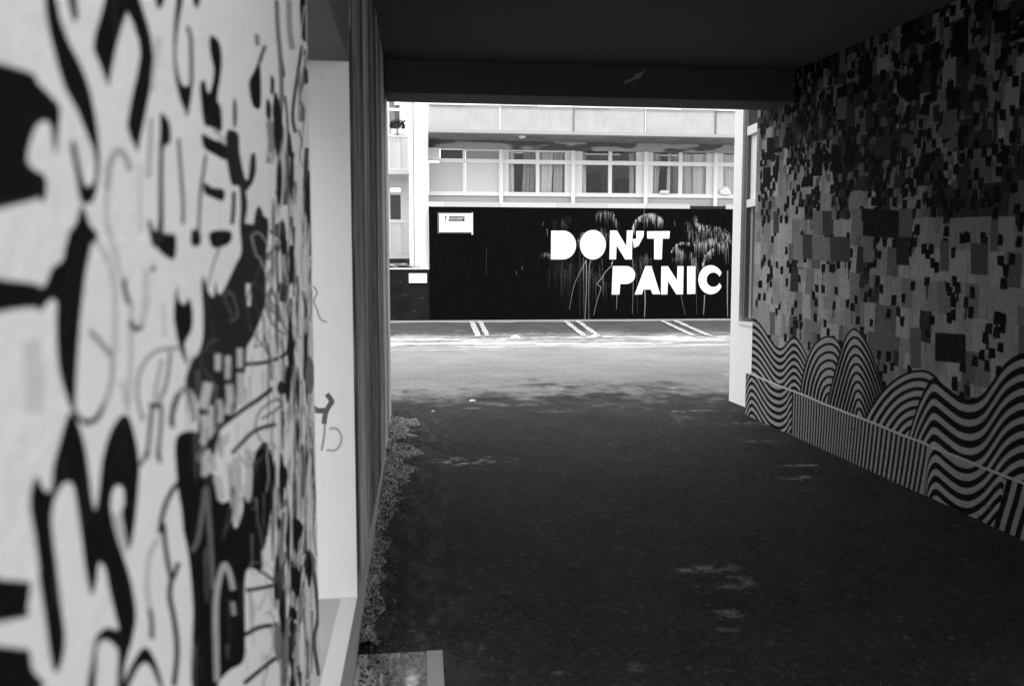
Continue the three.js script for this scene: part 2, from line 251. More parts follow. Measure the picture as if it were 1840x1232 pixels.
  for (const [p, w, l] of [[z5([[75, 1050], [110, 930], [150, 875], [185, 930], [200, 1050]]), 9, 0.3], [z5([[470, 745], [560, 738], [640, 716], [700, 680]]), 6, K], [z5([[350, 1066], [450, 990], [540, 930], [622, 868]]), 7, K], [z5([[400, 1215], [500, 1112], [560, 1080], [632, 1062]]), 6, K], [z5([[230, 1220], [290, 1150], [350, 1060]]), 7, K],
    [z5([[640, 90], [636, 200], [642, 330]]), 5, 0.08], [z5([[684, 90], [690, 200], [686, 330]]), 4, 0.06], [z5([[638, 400], [636, 560], [645, 690]]), 6, 0.09], [z5([[690, 410], [702, 540], [690, 680], [640, 712]]), 5, 0.05], [z5([[570, 600], [600, 700], [610, 830]]), 4, 0.2],
    [z2([[650, 295], [660, 370], [682, 430]]), 8, 0.05], [z2([[680, 520], [715, 562], [748, 540]]), 8, 0.04], [z2([[795, 240], [815, 244]]), 10, 0.06], [z2([[740, 1022], [756, 1030]]), 10, 0.07], [z2([[785, 962], [850, 962]]), 10, 0.05], [z2([[800, 960], [790, 1080], [775, 1240]]), 7, 0.07], [z2([[848, 960], [845, 1080], [828, 1240]]), 7, 0.12], [z2([[787, -10], [800, 70], [815, 125]]), 8, 0.05], [z2([[840, -10], [838, 60], [845, 110]]), 6, 0.04], [z2([[939, 900], [910, 980], [905, 1080]]), 9, 0.1],
    [z3([[913, 190], [870, 250], [835, 340], [815, 450]]), 8, K], [z3([[835, 400], [852, 560], [880, 680], [913, 600]]), 8, K], [z3([[880, 670], [868, 770], [892, 900], [906, 1050], [890, 1232]]), 9, K], [z3([[765, 840], [775, 900], [775, 990]]), 8, 0.05], [z3([[760, 0], [740, 60], [715, 105]]), 7, 0.15], [z3([[808, 0], [820, 90]]), 6, 0.08],
    [z4([[165, 140], [182, 200], [186, 320], [186, 450]]), 7, 0.1], [z4([[262, 815], [250, 900], [235, 1010], [222, 1240]]), 5, 0.06], [z4([[118, 730], [130, 900], [142, 1080], [140, 1180]]), 6, 0.09], [z4([[530, 180], [535, 240]]), 8, 0.25], [z4([[575, 240], [560, 280], [545, 330]]), 7, 0.15], [z4([[635, 0], [642, 160], [655, 300], [662, 480], [655, 620]]), 8, 0.22], [z4([[700, 0], [705, 160], [720, 260]]), 10, 0.4],
    [z4([[410, 1010], [408, 1100], [400, 1180]]), 7, 0.04], [z4([[640, 650], [680, 720], [690, 900], [680, 1080]]), 9, 0.12], [z4([[600, 640], [610, 760], [600, 860]]), 14, 0.3], [z4([[770, 240], [745, 400], [720, 600], [735, 700]]), 6, 0.08], [z4([[795, 780], [790, 900], [800, 1100], [824, 1200]]), 8, 0.08], [z4([[765, 380], [770, 520], [765, 640]]), 13, 0.28],
    [z6([[460, 742], [530, 732], [602, 716]]), 6, K], [z6([[452, 972], [530, 932], [632, 918]]), 7, K], [z6([[450, 1220], [560, 1130], [640, 1070]]), 7, K], [z6([[520, 640], [560, 660], [600, 690]]), 5, 0.1], [z6([[640, 250], [655, 300], [640, 330]]), 6, 0.06], [z6([[650, 340], [640, 560], [655, 800], [650, 1232]]), 9, 0.16], [z6([[800, 600], [820, 740], [830, 880], [810, 1000], [835, 1180]]), 7, 0.12], [z6([[700, 1090], [705, 1200]]), 8, 0.05], [z6([[735, 1160], [745, 1232]]), 8, 0.04], [z6([[775, 930], [785, 1050], [780, 1200]]), 9, 0.1]]) GB.line(p, w, l);
  GB.line(z6([[180, 545], [215, 480], [238, 330], [256, 215], [270, 350], [287, 640], [290, 740]]), 9, 0.16);
  GB.line(z6([[312, 1210], [306, 900], [312, 750], [345, 615], [375, 650], [395, 740]]), 11, 0.45); GB.line(z6([[392, 800], [400, 870]]), 9, 0.35);
  GB.line(z4([[300, 680], [330, 710], [360, 742]]), 8, 0.55); GB.line(z4([[470, 730], [480, 860], [470, 900]]), 9, W); GB.line(z4([[495, 690], [505, 760], [500, 800]]), 9, W); GB.line(z4([[495, 1000], [505, 1080], [490, 1180]]), 16, W);
  // the crowded far end of the wall: thin upright runs and tags
  for (let i = 0; i < 300; i++) {
    const x = 482 + 80 * Math.pow(rnd(), 0.7), y = rnd() * 1300 - 40, L = 40 + 130 * rnd(), b = (rnd() - 0.5) * 12, w = (1.5 + 6 * rnd() * rnd()) * (x > 535 ? 0.8 : 1), l = [0.01, 0.02, 0.05, 0.14, 0.3, 0.55, 0.78, 0.8][Math.floor(rnd() * 8)];
    if (y < 170 && x < 545) continue;
    GB.line([[x, y], [x + b, y + L * 0.35], [x + b * 0.4, y + L * 0.7], [x + b * 1.4, y + L]], w, l, { alpha: 0.95, taper: 0.6 });
  }
  for (let i = 0; i < 44; i++) { const x = 486 + 72 * rnd(), y = 150 + 1080 * rnd(), h = 12 + 45 * rnd(), w = 3 + 7 * rnd(); GB.fill([[x, y - h], [x + w, y - h * 0.3], [x + w * 0.8, y + h * 0.5], [x + 1, y + h], [x - w * 0.7, y + h * 0.3], [x - w * 0.6, y - h * 0.5]], rnd() < 0.62 ? 0.012 : rnd() < 0.5 ? 0.22 : 0.78); }
  // older tags in the middle of the wall: looping thin lines, hatching and overspray
  for (let i = 0; i < 22; i++) {
    const x = 330 + 170 * rnd(), y = 420 + 760 * rnd(), a = 8 + 18 * rnd(), b = 20 + 60 * rnd(), l = [0.03, 0.08, 0.2, 0.35, 0.5][Math.floor(rnd() * 5)], p = [];
    for (let k = 0; k <= 9; k++) { const f = k / 9 * (2.5 + 3.5 * rnd() * 0.3) + i; p.push([x + a * Math.cos(f * 2.1) + 5 * rnd(), y + b * Math.sin(f * 1.3) + k * 6]); }
    GB.line(p, 1.6 + 3 * rnd(), l, { alpha: 0.4 + 0.45 * rnd(), taper: 0.3 });
  }
  for (let i = 0; i < 60; i++) { const x = 330 + 190 * rnd(), y = 620 + 560 * rnd(), L = 20 + 80 * rnd(); GB.line([[x, y], [x + 2 * rnd(), y + L]], 1.5 + 3.5 * rnd(), rnd() < 0.6 ? 0.12 : 0.5, { alpha: 0.5, taper: 0.6, straight: true }); }
  for (let i = 0; i < 2600; i++) { const x = 45 + 510 * rnd(), y = 1232 * rnd(); GB.line([[x, y], [x + 1.2, y + 0.4 + 2 * rnd()]], 0.5 + 1.1 * rnd(), 0.1, { alpha: 0.25 * rnd(), straight: true }); }
  // paint grain and scuffs
  for (let i = 0; i < 900; i++) { GB.g.globalAlpha = 0.05 + 0.09 * rnd(); GB.g.fillStyle = css(rnd() < 0.6 ? 0.35 : 0.85); const x = rnd() * 2048, y = rnd() * 2048; GB.g.fillRect(x, y, 2 + 18 * rnd() * rnd(), 2 + 90 * rnd() * rnd()); } GB.g.globalAlpha = 1;
}
{
  const t = thing('graffiti_wall', 'white painted wall crowded with thick black graffiti letters and drips', 'wall', [LX, 0, 0]);
  const gm = matte({ map: GB.texture(), bumpMap: rough(2, 2.4), bumpScale: 0.004, roughness: 0.7, specularIntensity: 0.1 });
  const side = mat(0.6, 0.8);
  box('masonry', [-0.4, 0, 4.8], [-0.013, 3.15, -(G1 - 0.001)], concrete, t);
  // painted skin: the traced piece; around it unseen concrete, darkened to cut bounced light
  const skin = part('painted_face', new THREE.BoxGeometry(0.012, 1.9, G1 - 0.4), [gm, side, side, side, side, side], t, [-0.006, 1.5, -(0.4 + G1) / 2]);
  skin.material[0].map.wrapS = skin.material[0].map.wrapT = THREE.ClampToEdgeWrapping;
  const dimSurround = mat(0.3, 0.85);
  box('painted_face', [-0.012, 0.02, -0.4], [0, 0.55, -G1], dimSurround, t);
  box('painted_face', [-0.012, 2.45, -0.4], [0, 3.149, -G1], dimSurround, t);
  box('painted_face', [-0.012, 0.02, 4.8], [0, 3.149, -0.4], dimSurround, t);
  box('upper_masonry', [-0.4, 3.151, 4.8], [0, 8.14, 0.796], concrete, t);
}

// --- streaked concrete wall beyond the gap
{
  const z0 = -3.1, z1 = -6.95, t = thing('streaked_wall', 'dark concrete wall with long vertical streaks and a white end face', 'wall', [LX, 0, 0]);
  const st = tex(1024, 1024, (u, v) => {                     // u runs away from the eye, v up
    const d = 3.1 + u * (6.95 - 3.1), y = v * 3.2, fine = fbm(d * 55, y * 1.3, 4), wide = fbm(d * 6 + 30, y * 0.35, 3), q = fbm(d * 50, y * 14, 4);
    let a = 0.2 + 0.42 * smooth(0.3, 0.75, wide) + 0.34 * (fine - 0.5) + 0.5 * (q - 0.5);
    a *= 1 - 0.7 * smooth(0.54, 0.66, fbm(d * 24 + 7, y * 0.7 + 3, 4));
    a = lerp(a, 0.06, smooth(3.32, 3.18, d) * smooth(0.42, 0.55, fbm(d * 9, y * 3.2, 4)));
    a = lerp(a, 0.045, Math.exp(-(((d - 4.95 - 0.08 * (vnoise(y * 2, 3) - 0.5)) / 0.13) ** 2)));
    a = lerp(a, 0.5, smooth(6.5, 6.62, d));  // far end paler, painting in the daylight beyond the roof edge
    return clamp(a, 0.04, 0.68);
  });
  const body = part('concrete_face', new THREE.BoxGeometry(0.4, 3.25, z0 - z1 - 0.013), [matte({ map: st, bumpMap: rough(4, 3.2), bumpScale: 0.008, roughness: 0.9, specularIntensity: 0.15 }), concrete, concrete, concrete, concrete, concrete], t, [-0.2, 1.625, (z0 + z1) / 2 - 0.0065]);
  // white end face with its tags
  const RB = paintBoard(new THREE.Vector3(LX - 0.4, 0, z0), new THREE.Vector3(1, 0, 0), 0, 0.4, 0.2, 2.5, 512, 2048, 0.88);
  const zz = (pts) => pts.map(([x, y]) => [280 + x / 2.933, 400 + y / 2.933]);
  RB.line(zz([[828, 335], [845, 355], [846, 380], [834, 400], [836, 430], [848, 455], [858, 490], [875, 515], [900, 522]]), 2.6, 0.3);
  RB.line(zz([[815, 965], [850, 990], [895, 990]]), 10, 0.12, { straight: true }); RB.line(zz([[885, 1060], [895, 1000], [915, 960], [926, 940], [900, 902]]), 9, 0.12);
  RB.line(zz([[890, 1060], [885, 1130], [872, 1200]]), 4, 0.35); RB.line(zz([[915, 1085], [950, 1085], [976, 1120], [972, 1165], [945, 1198], [900, 1198]]), 4, 0.42);
  RB.line(zz([[826, 880], [826, 890]]), 4, 0.15);
  for (let i = 0; i < 260; i++) { RB.g.globalAlpha = 0.06; RB.g.fillStyle = css(rnd() < 0.5 ? 0.5 : 0.9); RB.g.fillRect(rnd() * 512, rnd() * 2048, 2 + 20 * rnd(), 2 + 80 * rnd()); } RB.g.globalAlpha = 1;
  part('white_end_face', new THREE.BoxGeometry(0.4, 2.3, 0.012), [plaster, plaster, plaster, plaster, matte({ map: RB.texture(), bumpMap: rough(0.5, 2.8), bumpScale: 0.0008, roughness: 0.75 }), plaster], t, [-0.2, 1.35, z0 - 0.006]);
}

// --- unseen wall added behind the gap to block sky light
{ const t = thing('added_alley_wall', 'unseen wall added across the alley to block sky light through the gap', 'wall', [-4.6, TERR, -2]); box('wall_face', [-0.4, 0, -5], [0, 4.4, 7], mat(0.3, 0.95), t); }

// --- lintel over the gap
{
  const t = thing('lintel', 'dark concrete lintel bridging the gap between graffiti wall and streaked wall', 'lintel', [LX, 2.352, -2.53]);
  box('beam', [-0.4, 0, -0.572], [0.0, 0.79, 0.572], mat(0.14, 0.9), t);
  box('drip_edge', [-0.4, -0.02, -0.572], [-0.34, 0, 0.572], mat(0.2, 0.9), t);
}

// --- roof over the passage with the storeys above
const A = new THREE.Vector3(2.784, 0, -6.843), DIR = new THREE.Vector3(3.104 - 2.784, 0, -3.937 + 6.843).normalize();
{
  const t = thing('passage_building', 'dark flat ceiling and beam of the building over the passage', 'building', [1.4, 3.15, -2]);
  box('ceiling', [-2.05, 0, -4.64], [2.3, 0.3, 1.2], concreteDark, t); box('ceiling', [-2.05, 5, 1.202], [2.1, 5.3, 7], concreteDark, t);  // second slab: unseen lobby roof, its height shaped to let side light in
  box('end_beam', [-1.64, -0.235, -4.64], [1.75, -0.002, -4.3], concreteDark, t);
  const m = mat(0.42, 0.9);
  box('upper_storeys', [-2.05, 0.3, -4.64], [2.3, 6.5, 1.2], m, t); box('upper_storeys', [-2.05, 5.3, 1.202], [2.1, 6.5, 7], m, t);
  box('side_block', [2.45, -3.1, -4.3], [11, 6.5, 1.2], m, t);
  box('added_rear_wall', [-1.645, -3.15, 6.8], [2.1, 4.998, 7], mat(0.12), t);  // unseen dark wall added behind the eye to hold light back
  // small irregular pale patch on the beam face
  const c = onZ(1141, 139, -6.3 - 0.0), pg = new THREE.CircleGeometry(1, 14), pp = pg.attributes.position;
  for (let i = 1; i < pp.count; i++) { const k = 0.75 + 0.4 * hash(i % 14, 5); pp.setXY(i, pp.getX(i) * 0.1 * k + pp.getY(i) * 0.03, pp.getY(i) * 0.035 * k + pp.getX(i) * 0.05); }
  const pa = part('pale_patch', pg, mat(0.4, 0.9), t, [c.x - 1.4, c.y - 3.15, -6.296 + 2]);
  if (c.y > 3.14) { pa.position.y = -0.03; }
}

// --- mural wall on the right
const UP = A.clone().add(new THREE.Vector3(DIR.z, 0, -DIR.x).multiplyScalar(0.04));   // the upper face lies 4 cm behind the plinth
const S1 = 6.1, MT0 = 0, MT1 = 3.15;
const ledgeY = (s) => 0.74 - 0.0802 * s;
const motif = [];
function muralStripes(B, upper) {
  const K = 0.01, Wt = 0.34, g = B;
  // wave family: a top outline and how far it is repeated downwards; clip outline given in photograph pixels
  const clipTo = (pts, fn) => { B.g.save(); B.g.beginPath(); pts.forEach((p, i) => { const [a, b] = B.T(...p); i ? B.g.lineTo(a, b) : B.g.moveTo(a, b); }); B.g.closePath(); B.g.clip(); fn(); B.g.restore(); };
  const waves = (top, step, n, w, right, bottom = 400) => {
    const sp = B.spline(top, false);
    clipTo([...sp.map(([x, y]) => [x, y - w * 0.4]), ...right, [top[0][0], top[0][1] + bottom]], () => {
      B.fill([...sp, [sp[sp.length - 1][0], sp[sp.length - 1][1] + bottom], [sp[0][0], sp[0][1] + bottom]], Wt, { straight: true });
      for (let k = 0; k < n; k++) { const h = w * (k ? 1 : 0.8) / 2, mid = sp.map(([x, y]) => [x, y + k * step]); B.fill([...mid.map(([x, y]) => [x, y - h]), ...mid.map(([x, y]) => [x, y + h]).reverse()], K, { straight: true }); }
    });
  };
  // dome family: nested copies of an outline shrinking to a foot on the ledge
  const domes = (outline, foot, n, w, power = 1) => {
    const sp = B.spline(outline, false);
    clipTo([...sp, [outline[outline.length - 1][0], outline[outline.length - 1][1] + 300], [outline[0][0], outline[0][1] + 300]], () => {
      B.fill([...sp, [outline[outline.length - 1][0], outline[outline.length - 1][1] + 300], [outline[0][0], outline[0][1] + 300]], Wt, { straight: true });
      for (let k = 0; k < n; k++) { const f = 1 - Math.pow(k / n, power); B.line(outline.map(([x, y]) => [foot[0] + (x - foot[0]) * f, foot[1] + (y - foot[1]) * f]), w * 2 * (k ? 0.52 : 0.7), K); }
    });
  };
  if (upper) {
    // hills from far to near, each over the one before
    waves([[1340, 572], [1349, 573], [1358, 576], [1368, 586], [1380, 604], [1391, 620], [1400, 627], [1408, 625], [1416, 615], [1424, 607], [1431, 608], [1440, 620], [1450, 640], [1470, 690]], 12.9, 10, 6.2, [[1480, 720], [1470, 800]]);
    domes([[1436, 716], [1442, 676], [1450, 646], [1462, 620], [1476, 607], [1490, 603], [1502, 607], [1512, 622], [1522, 660], [1526, 740]], [1492, 735], 9, 4.0);
    domes([[1484, 732], [1494, 690], [1507, 642], [1518, 608], [1528, 593], [1536, 590], [1546, 596], [1560, 618], [1573, 648], [1584, 680], [1600, 735], [1612, 790]], [1546, 765], 11, 4.2);
    domes([[1548, 764], [1562, 735], [1582, 706], [1605, 683], [1632, 668], [1655, 664], [1674, 669], [1690, 686], [1706, 730], [1714, 800]], [1640, 800], 8, 6.0);
    waves([[1622, 830], [1630, 796], [1640, 762], [1652, 726], [1668, 694], [1680, 684], [1700, 699], [1725, 717], [1748, 721], [1768, 711], [1785, 688], [1803, 662], [1822, 646], [1845, 640], [1880, 660], [1920, 720], [1990, 720], [2060, 660]], 25.5, 11, 13, [[2060, 1100]]);
  } else {
    // plinth: waves, then upright stripes, then waves again
    waves([[1330, 640], [1340, 606], [1349, 586], [1358, 592], [1370, 612], [1384, 632], [1400, 640], [1412, 634], [1420, 620], [1428, 610]].map(([x, y]) => [x, y + 50]), 13.2, 12, 6.4, [[1428, 640], [1424, 800]]);
    for (let i = 0, x = 1425; x < 1674; i++) {
      const t = (x - 1425) / 250, step = 4.9 + 3.9 * smooth(0.35, 0.7, t), y0 = 674 + 0.402 * (x - 1350) - 14, w = step * 0.47, dx = -2 - 13 * t;
      B.line([[x, y0], [x + dx * 0.35, y0 + 35], [x + dx, y0 + 90], [x + dx * 1.6, y0 + 130]], w, K); x += step;
    }
    waves([[1640, 1010], [1655, 930], [1664, 860], [1670, 826], [1682, 812], [1700, 826], [1722, 842], [1742, 846], [1760, 838], [1775, 824], [1790, 806], [1802, 800], [1812, 830]], 24, 9, 12, [[1812, 830], [1790, 960]]);
    for (let i = 0; i < 14; i++) { const x = 1812 + i * 19; B.line([[x + 6, 850 + 8 * i], [x - 4, 890 + 8 * i], [x - 16, 930 + 8 * i], [x - 30, 985 + 8 * i]], 10, K); }
  }
}
const MW = 1500, MH = 800;
function mosaic(B) {
  // painted pixel blocks: 9.5 cm columns, 19 cm rows that follow the slope of the floor, breaking into small squares towards the top
  const rowY = (s, r) => 0.555 + r * 0.187 - 0.056 * s;
  const tone = [0.38, 0.32, 0.26, 0.2, 0.13, 0.04];
  const rect = (s, r, ds, dr, l) => { const j = () => (rnd() - 0.5) * 0.014, p = [[s + j(), rowY(s, r) + j()], [s + ds + j(), rowY(s + ds, r) + j()], [s + ds + j(), rowY(s + ds, r + dr) + j()], [s + j(), rowY(s, r + dr) + j()]]; B.g.fillStyle = css(l); B.g.beginPath(); p.forEach((q, i) => { const [a, b] = B.ST(...q); i ? B.g.lineTo(a, b) : B.g.moveTo(a, b); }); B.g.fill(); };
  // the painted black field in the upper part has a stepped edge of its own
  const black = (s, r) => r > 8.2 + 3.0 * smooth(1.5, 0.3, s) + 3.2 * (fbm(s * 2.3 + 3, r * 0.5 + 1, 3) - 0.5);
  for (let r = 0; r < 15; r++) for (let c = 0; c < 58; c++) {
    const s = c * 0.108 + (r % 2) * 0.04, bl = black(s, r), q = bl ? (hash(c, r) < 0.6 ? 4.6 + 0.8 * hash(c + 1, r) : 1 + 4 * hash(c, r + 40)) : 1.6 + 5.2 * (hash(c, r) - 0.42) * (0.5 + hash(c + 3, r + 8)), w = 0.108 * (1 + Math.floor(hash(c + 9, r) * 1.9));
    rect(s, r, w, 1, tone[Math.round(clamp(q, 0, 5))]);
    if (hash(c, r + 70) > 0.5) rect(s + 0.054 * Math.floor(hash(c, r + 31) * 2), r + 0.5 * Math.floor(hash(c + 5, r + 7) * 2), 0.054, 0.5 + 0.5 * Math.floor(hash(c + 2, r) * 2), tone[Math.round(clamp(q + (hash(c, r + 3) - 0.5) * 4, 0, 5))]);
  }
  for (let k = 0; k < 1900; k++) {                             // small black squares, strung in steps
    const s = rnd() * S1, r = 15 * Math.pow(rnd(), 0.8); if (rnd() > 0.45 + 0.55 * smooth(5, 10.5, r)) continue;
    const n = 1 + Math.floor(rnd() * rnd() * (r > 8 ? 6 : 2.6)); let ss = s, rr = r;
    for (let i = 0; i < n; i++) { rect(ss, rr, 0.042, 0.31, r > 9 && rnd() < 0.22 ? 0.14 : 0.008); if (rnd() < 0.25) rect(ss + 0.012, rr - 0.5 * rnd(), 0.012, 0.5, 0.03); ss += (rnd() < 0.5 ? 0.04 : -0.04); rr += 0.3 * (rnd() < 0.65 ? 1 : -1); }
  }
  for (let k = 0; k < 130; k++) { const s = rnd() * S1, r = 9 + 5.5 * rnd(); rect(s, r, 0.04 + 0.1 * rnd(), 0.2 + 0.8 * rnd(), rnd() < 0.78 ? 0.008 : 0.12); }
  // larger blocks that can be read in the photograph
  const px = (x0, y0, x1, y1, l) => B.fill([[x0, y0], [x1, y0 + (x1 - x0) * 0.06], [x1, y1 + (x1 - x0) * 0.08], [x0, y1]], l * 0.62, { straight: true });
  for (const q of [[1551, 374, 1618, 423, 0.02], [1531, 374, 1549, 421, 0.3], [1493, 424, 1528, 468, 0.1], [1478, 378, 1495, 421, 0.09], [1461, 378, 1477, 421, 0.3], [1444, 420, 1460, 464, 0.1], [1460, 424, 1492, 467, 0.32], [1425, 421, 1443, 466, 0.36], [1390, 380, 1400, 418, 0.1], [1681, 597, 1736, 648, 0.03], [1636, 588, 1656, 660, 0.2], [1552, 424, 1570, 470, 0.26], [1611, 420, 1634, 475, 0.04], [1616, 374, 1640, 425, 0.2], [1690, 432, 1706, 486, 0.18], [1745, 436, 1776, 492, 0.14], [1620, 240, 1642, 262, 0.16], [1354, 345, 1362, 380, 0.5], [1366, 545, 1384, 600, 0.5], [1388, 500, 1402, 545, 0.46]]) px(...q);
  // weathering
  for (let i = 0; i < 7000; i++) { B.g.globalAlpha = 0.16; B.g.fillStyle = css(rnd() < 0.6 ? 0.02 : 0.28); B.g.fillRect(rnd() * MW, rnd() * MH, 1 + 3 * rnd(), 2 + 34 * rnd() * rnd()); } B.g.globalAlpha = 1;
}
{
  const t = thing('mural_wall', 'passage wall painted with grey pixel blocks above black and white striped hills', 'wall', [0, 0, 0]);
  const ang = -Math.atan2(DIR.z, DIR.x);
  const up = paintBoard(UP, DIR, 0, S1, MT0, MT1, MW, MH, 0.26); mosaic(up); muralStripes(up, true);
  const lo = paintBoard(A, DIR, -0.02, S1, 0, 0.9, MW, 512, 0.31); muralStripes(lo, false);
  for (let i = 0; i < 2600; i++) { lo.g.globalAlpha = 0.22; lo.g.fillStyle = css(rnd() < 0.5 ? 0.02 : 0.26); lo.g.fillRect(rnd() * MW, rnd() * 512, 1 + 5 * rnd(), 1 + 10 * rnd()); } lo.g.globalAlpha = 1;
  const bm = mat(0.3), um = matte({ map: up.texture(), bumpMap: rough(6, 3.1), bumpScale: 0.006, roughness: 0.85, specularIntensity: 0.12 });
  const face = part('painted_face', new THREE.BoxGeometry(S1, MT1 - MT0, 0.4), [bm, bm, bm, bm, um, bm], t);
  face.rotation.y = ang; face.position.copy(UP).addScaledVector(DIR, S1 / 2).add(new THREE.Vector3(DIR.z, 0, -DIR.x).multiplyScalar(0.2)); face.position.y = (MT0 + MT1) / 2 - 0.001;
  const sh = new THREE.Shape(), pts = []; for (let i = 0; i <= 60; i++) { const s = -0.02 + (S1 + 0.02) * i / 60; pts.push([s, ledgeY(s) + 0.012 * (fbm(s * 9, 2, 3) - 0.5)]); }
  sh.moveTo(-0.02, 0); pts.forEach(([s, y]) => sh.lineTo(s, y)); sh.lineTo(S1, 0);
  const pg = new THREE.ExtrudeGeometry(sh, { depth: 0.039, bevelEnabled: false }); planarUV(pg, (x) => (x + 0.02) / (S1 + 0.02), (x, y) => y / 0.9);
  const pl = part('plinth', pg, [matte({ map: lo.texture(), bumpMap: rough(6, 0.9), bumpScale: 0.006, roughness: 0.85, specularIntensity: 0.12 }), mat(0.5, 0.9)], t);
  pl.rotation.y = ang; pl.position.copy(A).add(new THREE.Vector3(DIR.z, 0, -DIR.x).multiplyScalar(0.039));
}

// --- white window wall just outside the passage, on the right
{
  const X = 2.93, t = thing('window_wall', 'white rendered corner with a tall framed window above a low parapet', 'wall', [X, 0.36, -7.3]);
  const wm = mat(0.86, 0.9), dk = mat(0.1, 0.6), fr = mat(0.3, 0.6), e = -0.33, n = 0.4, p = -0.13;
  box('parapet', [0, -0.1, e], [0.4, 0.765, n], wm, t);
  box('post', [0, 0.765, e], [0.4, 4.5, p], wm, t);
  box('sill', [-0.012, 0.766, p + 0.002], [0.12, 0.795, n], mat(0.75, 0.8), t);
  box('shaded_jamb', [0.03, 0.826, p + 0.001], [0.12, 4.4, p + 0.05], mat(0.17, 0.7), t);  // dark tone stands in for shade in the recess gap
  box('mullion', [0.07, 0.826, p + 0.052], [0.12, 1.83, p + 0.1], mat(0.42, 0.7), t);
  const w = box('lower_window', [0.1, 0.84, p + 0.11], [0.118, 1.825, n], glassMat(), t);
  box('blind', [0.15, 0.84, p + 0.11], [0.17, 1.825, p + 0.42], mat(0.28), t);
  box('rail', [0.03, 1.831, p + 0.052], [0.12, 1.9, n], mat(0.75, 0.7), t);
  box('infill_panel', [0.06, 1.903, p + 0.052], [0.12, 2.47, n], mat(0.8, 0.7), t);
  box('rail', [0.02, 2.473, p + 0.052], [0.12, 2.55, n], mat(0.75, 0.7), t);
  box('upper_window', [0.1, 2.553, p + 0.052], [0.118, 4.4, n], glassMat(), t);
  for (const k of [0, 0.17, 0.34]) box('blind_slat', [0.13, 2.555, p + 0.06 + k], [0.15, 4.4, p + 0.17 + k], mat(k === 0.17 ? 0.2 : 0.4), t);
  box('room', [0.36, 0.83, p + 0.002], [0.39, 4.4, n], mat(0.12), t);
}

// ---------------------------------------------------------------- the far side of the yard
const ZW = -22, WX0 = 0.252, WX1 = 11.5, WB = 0.25, WT = 3.315;
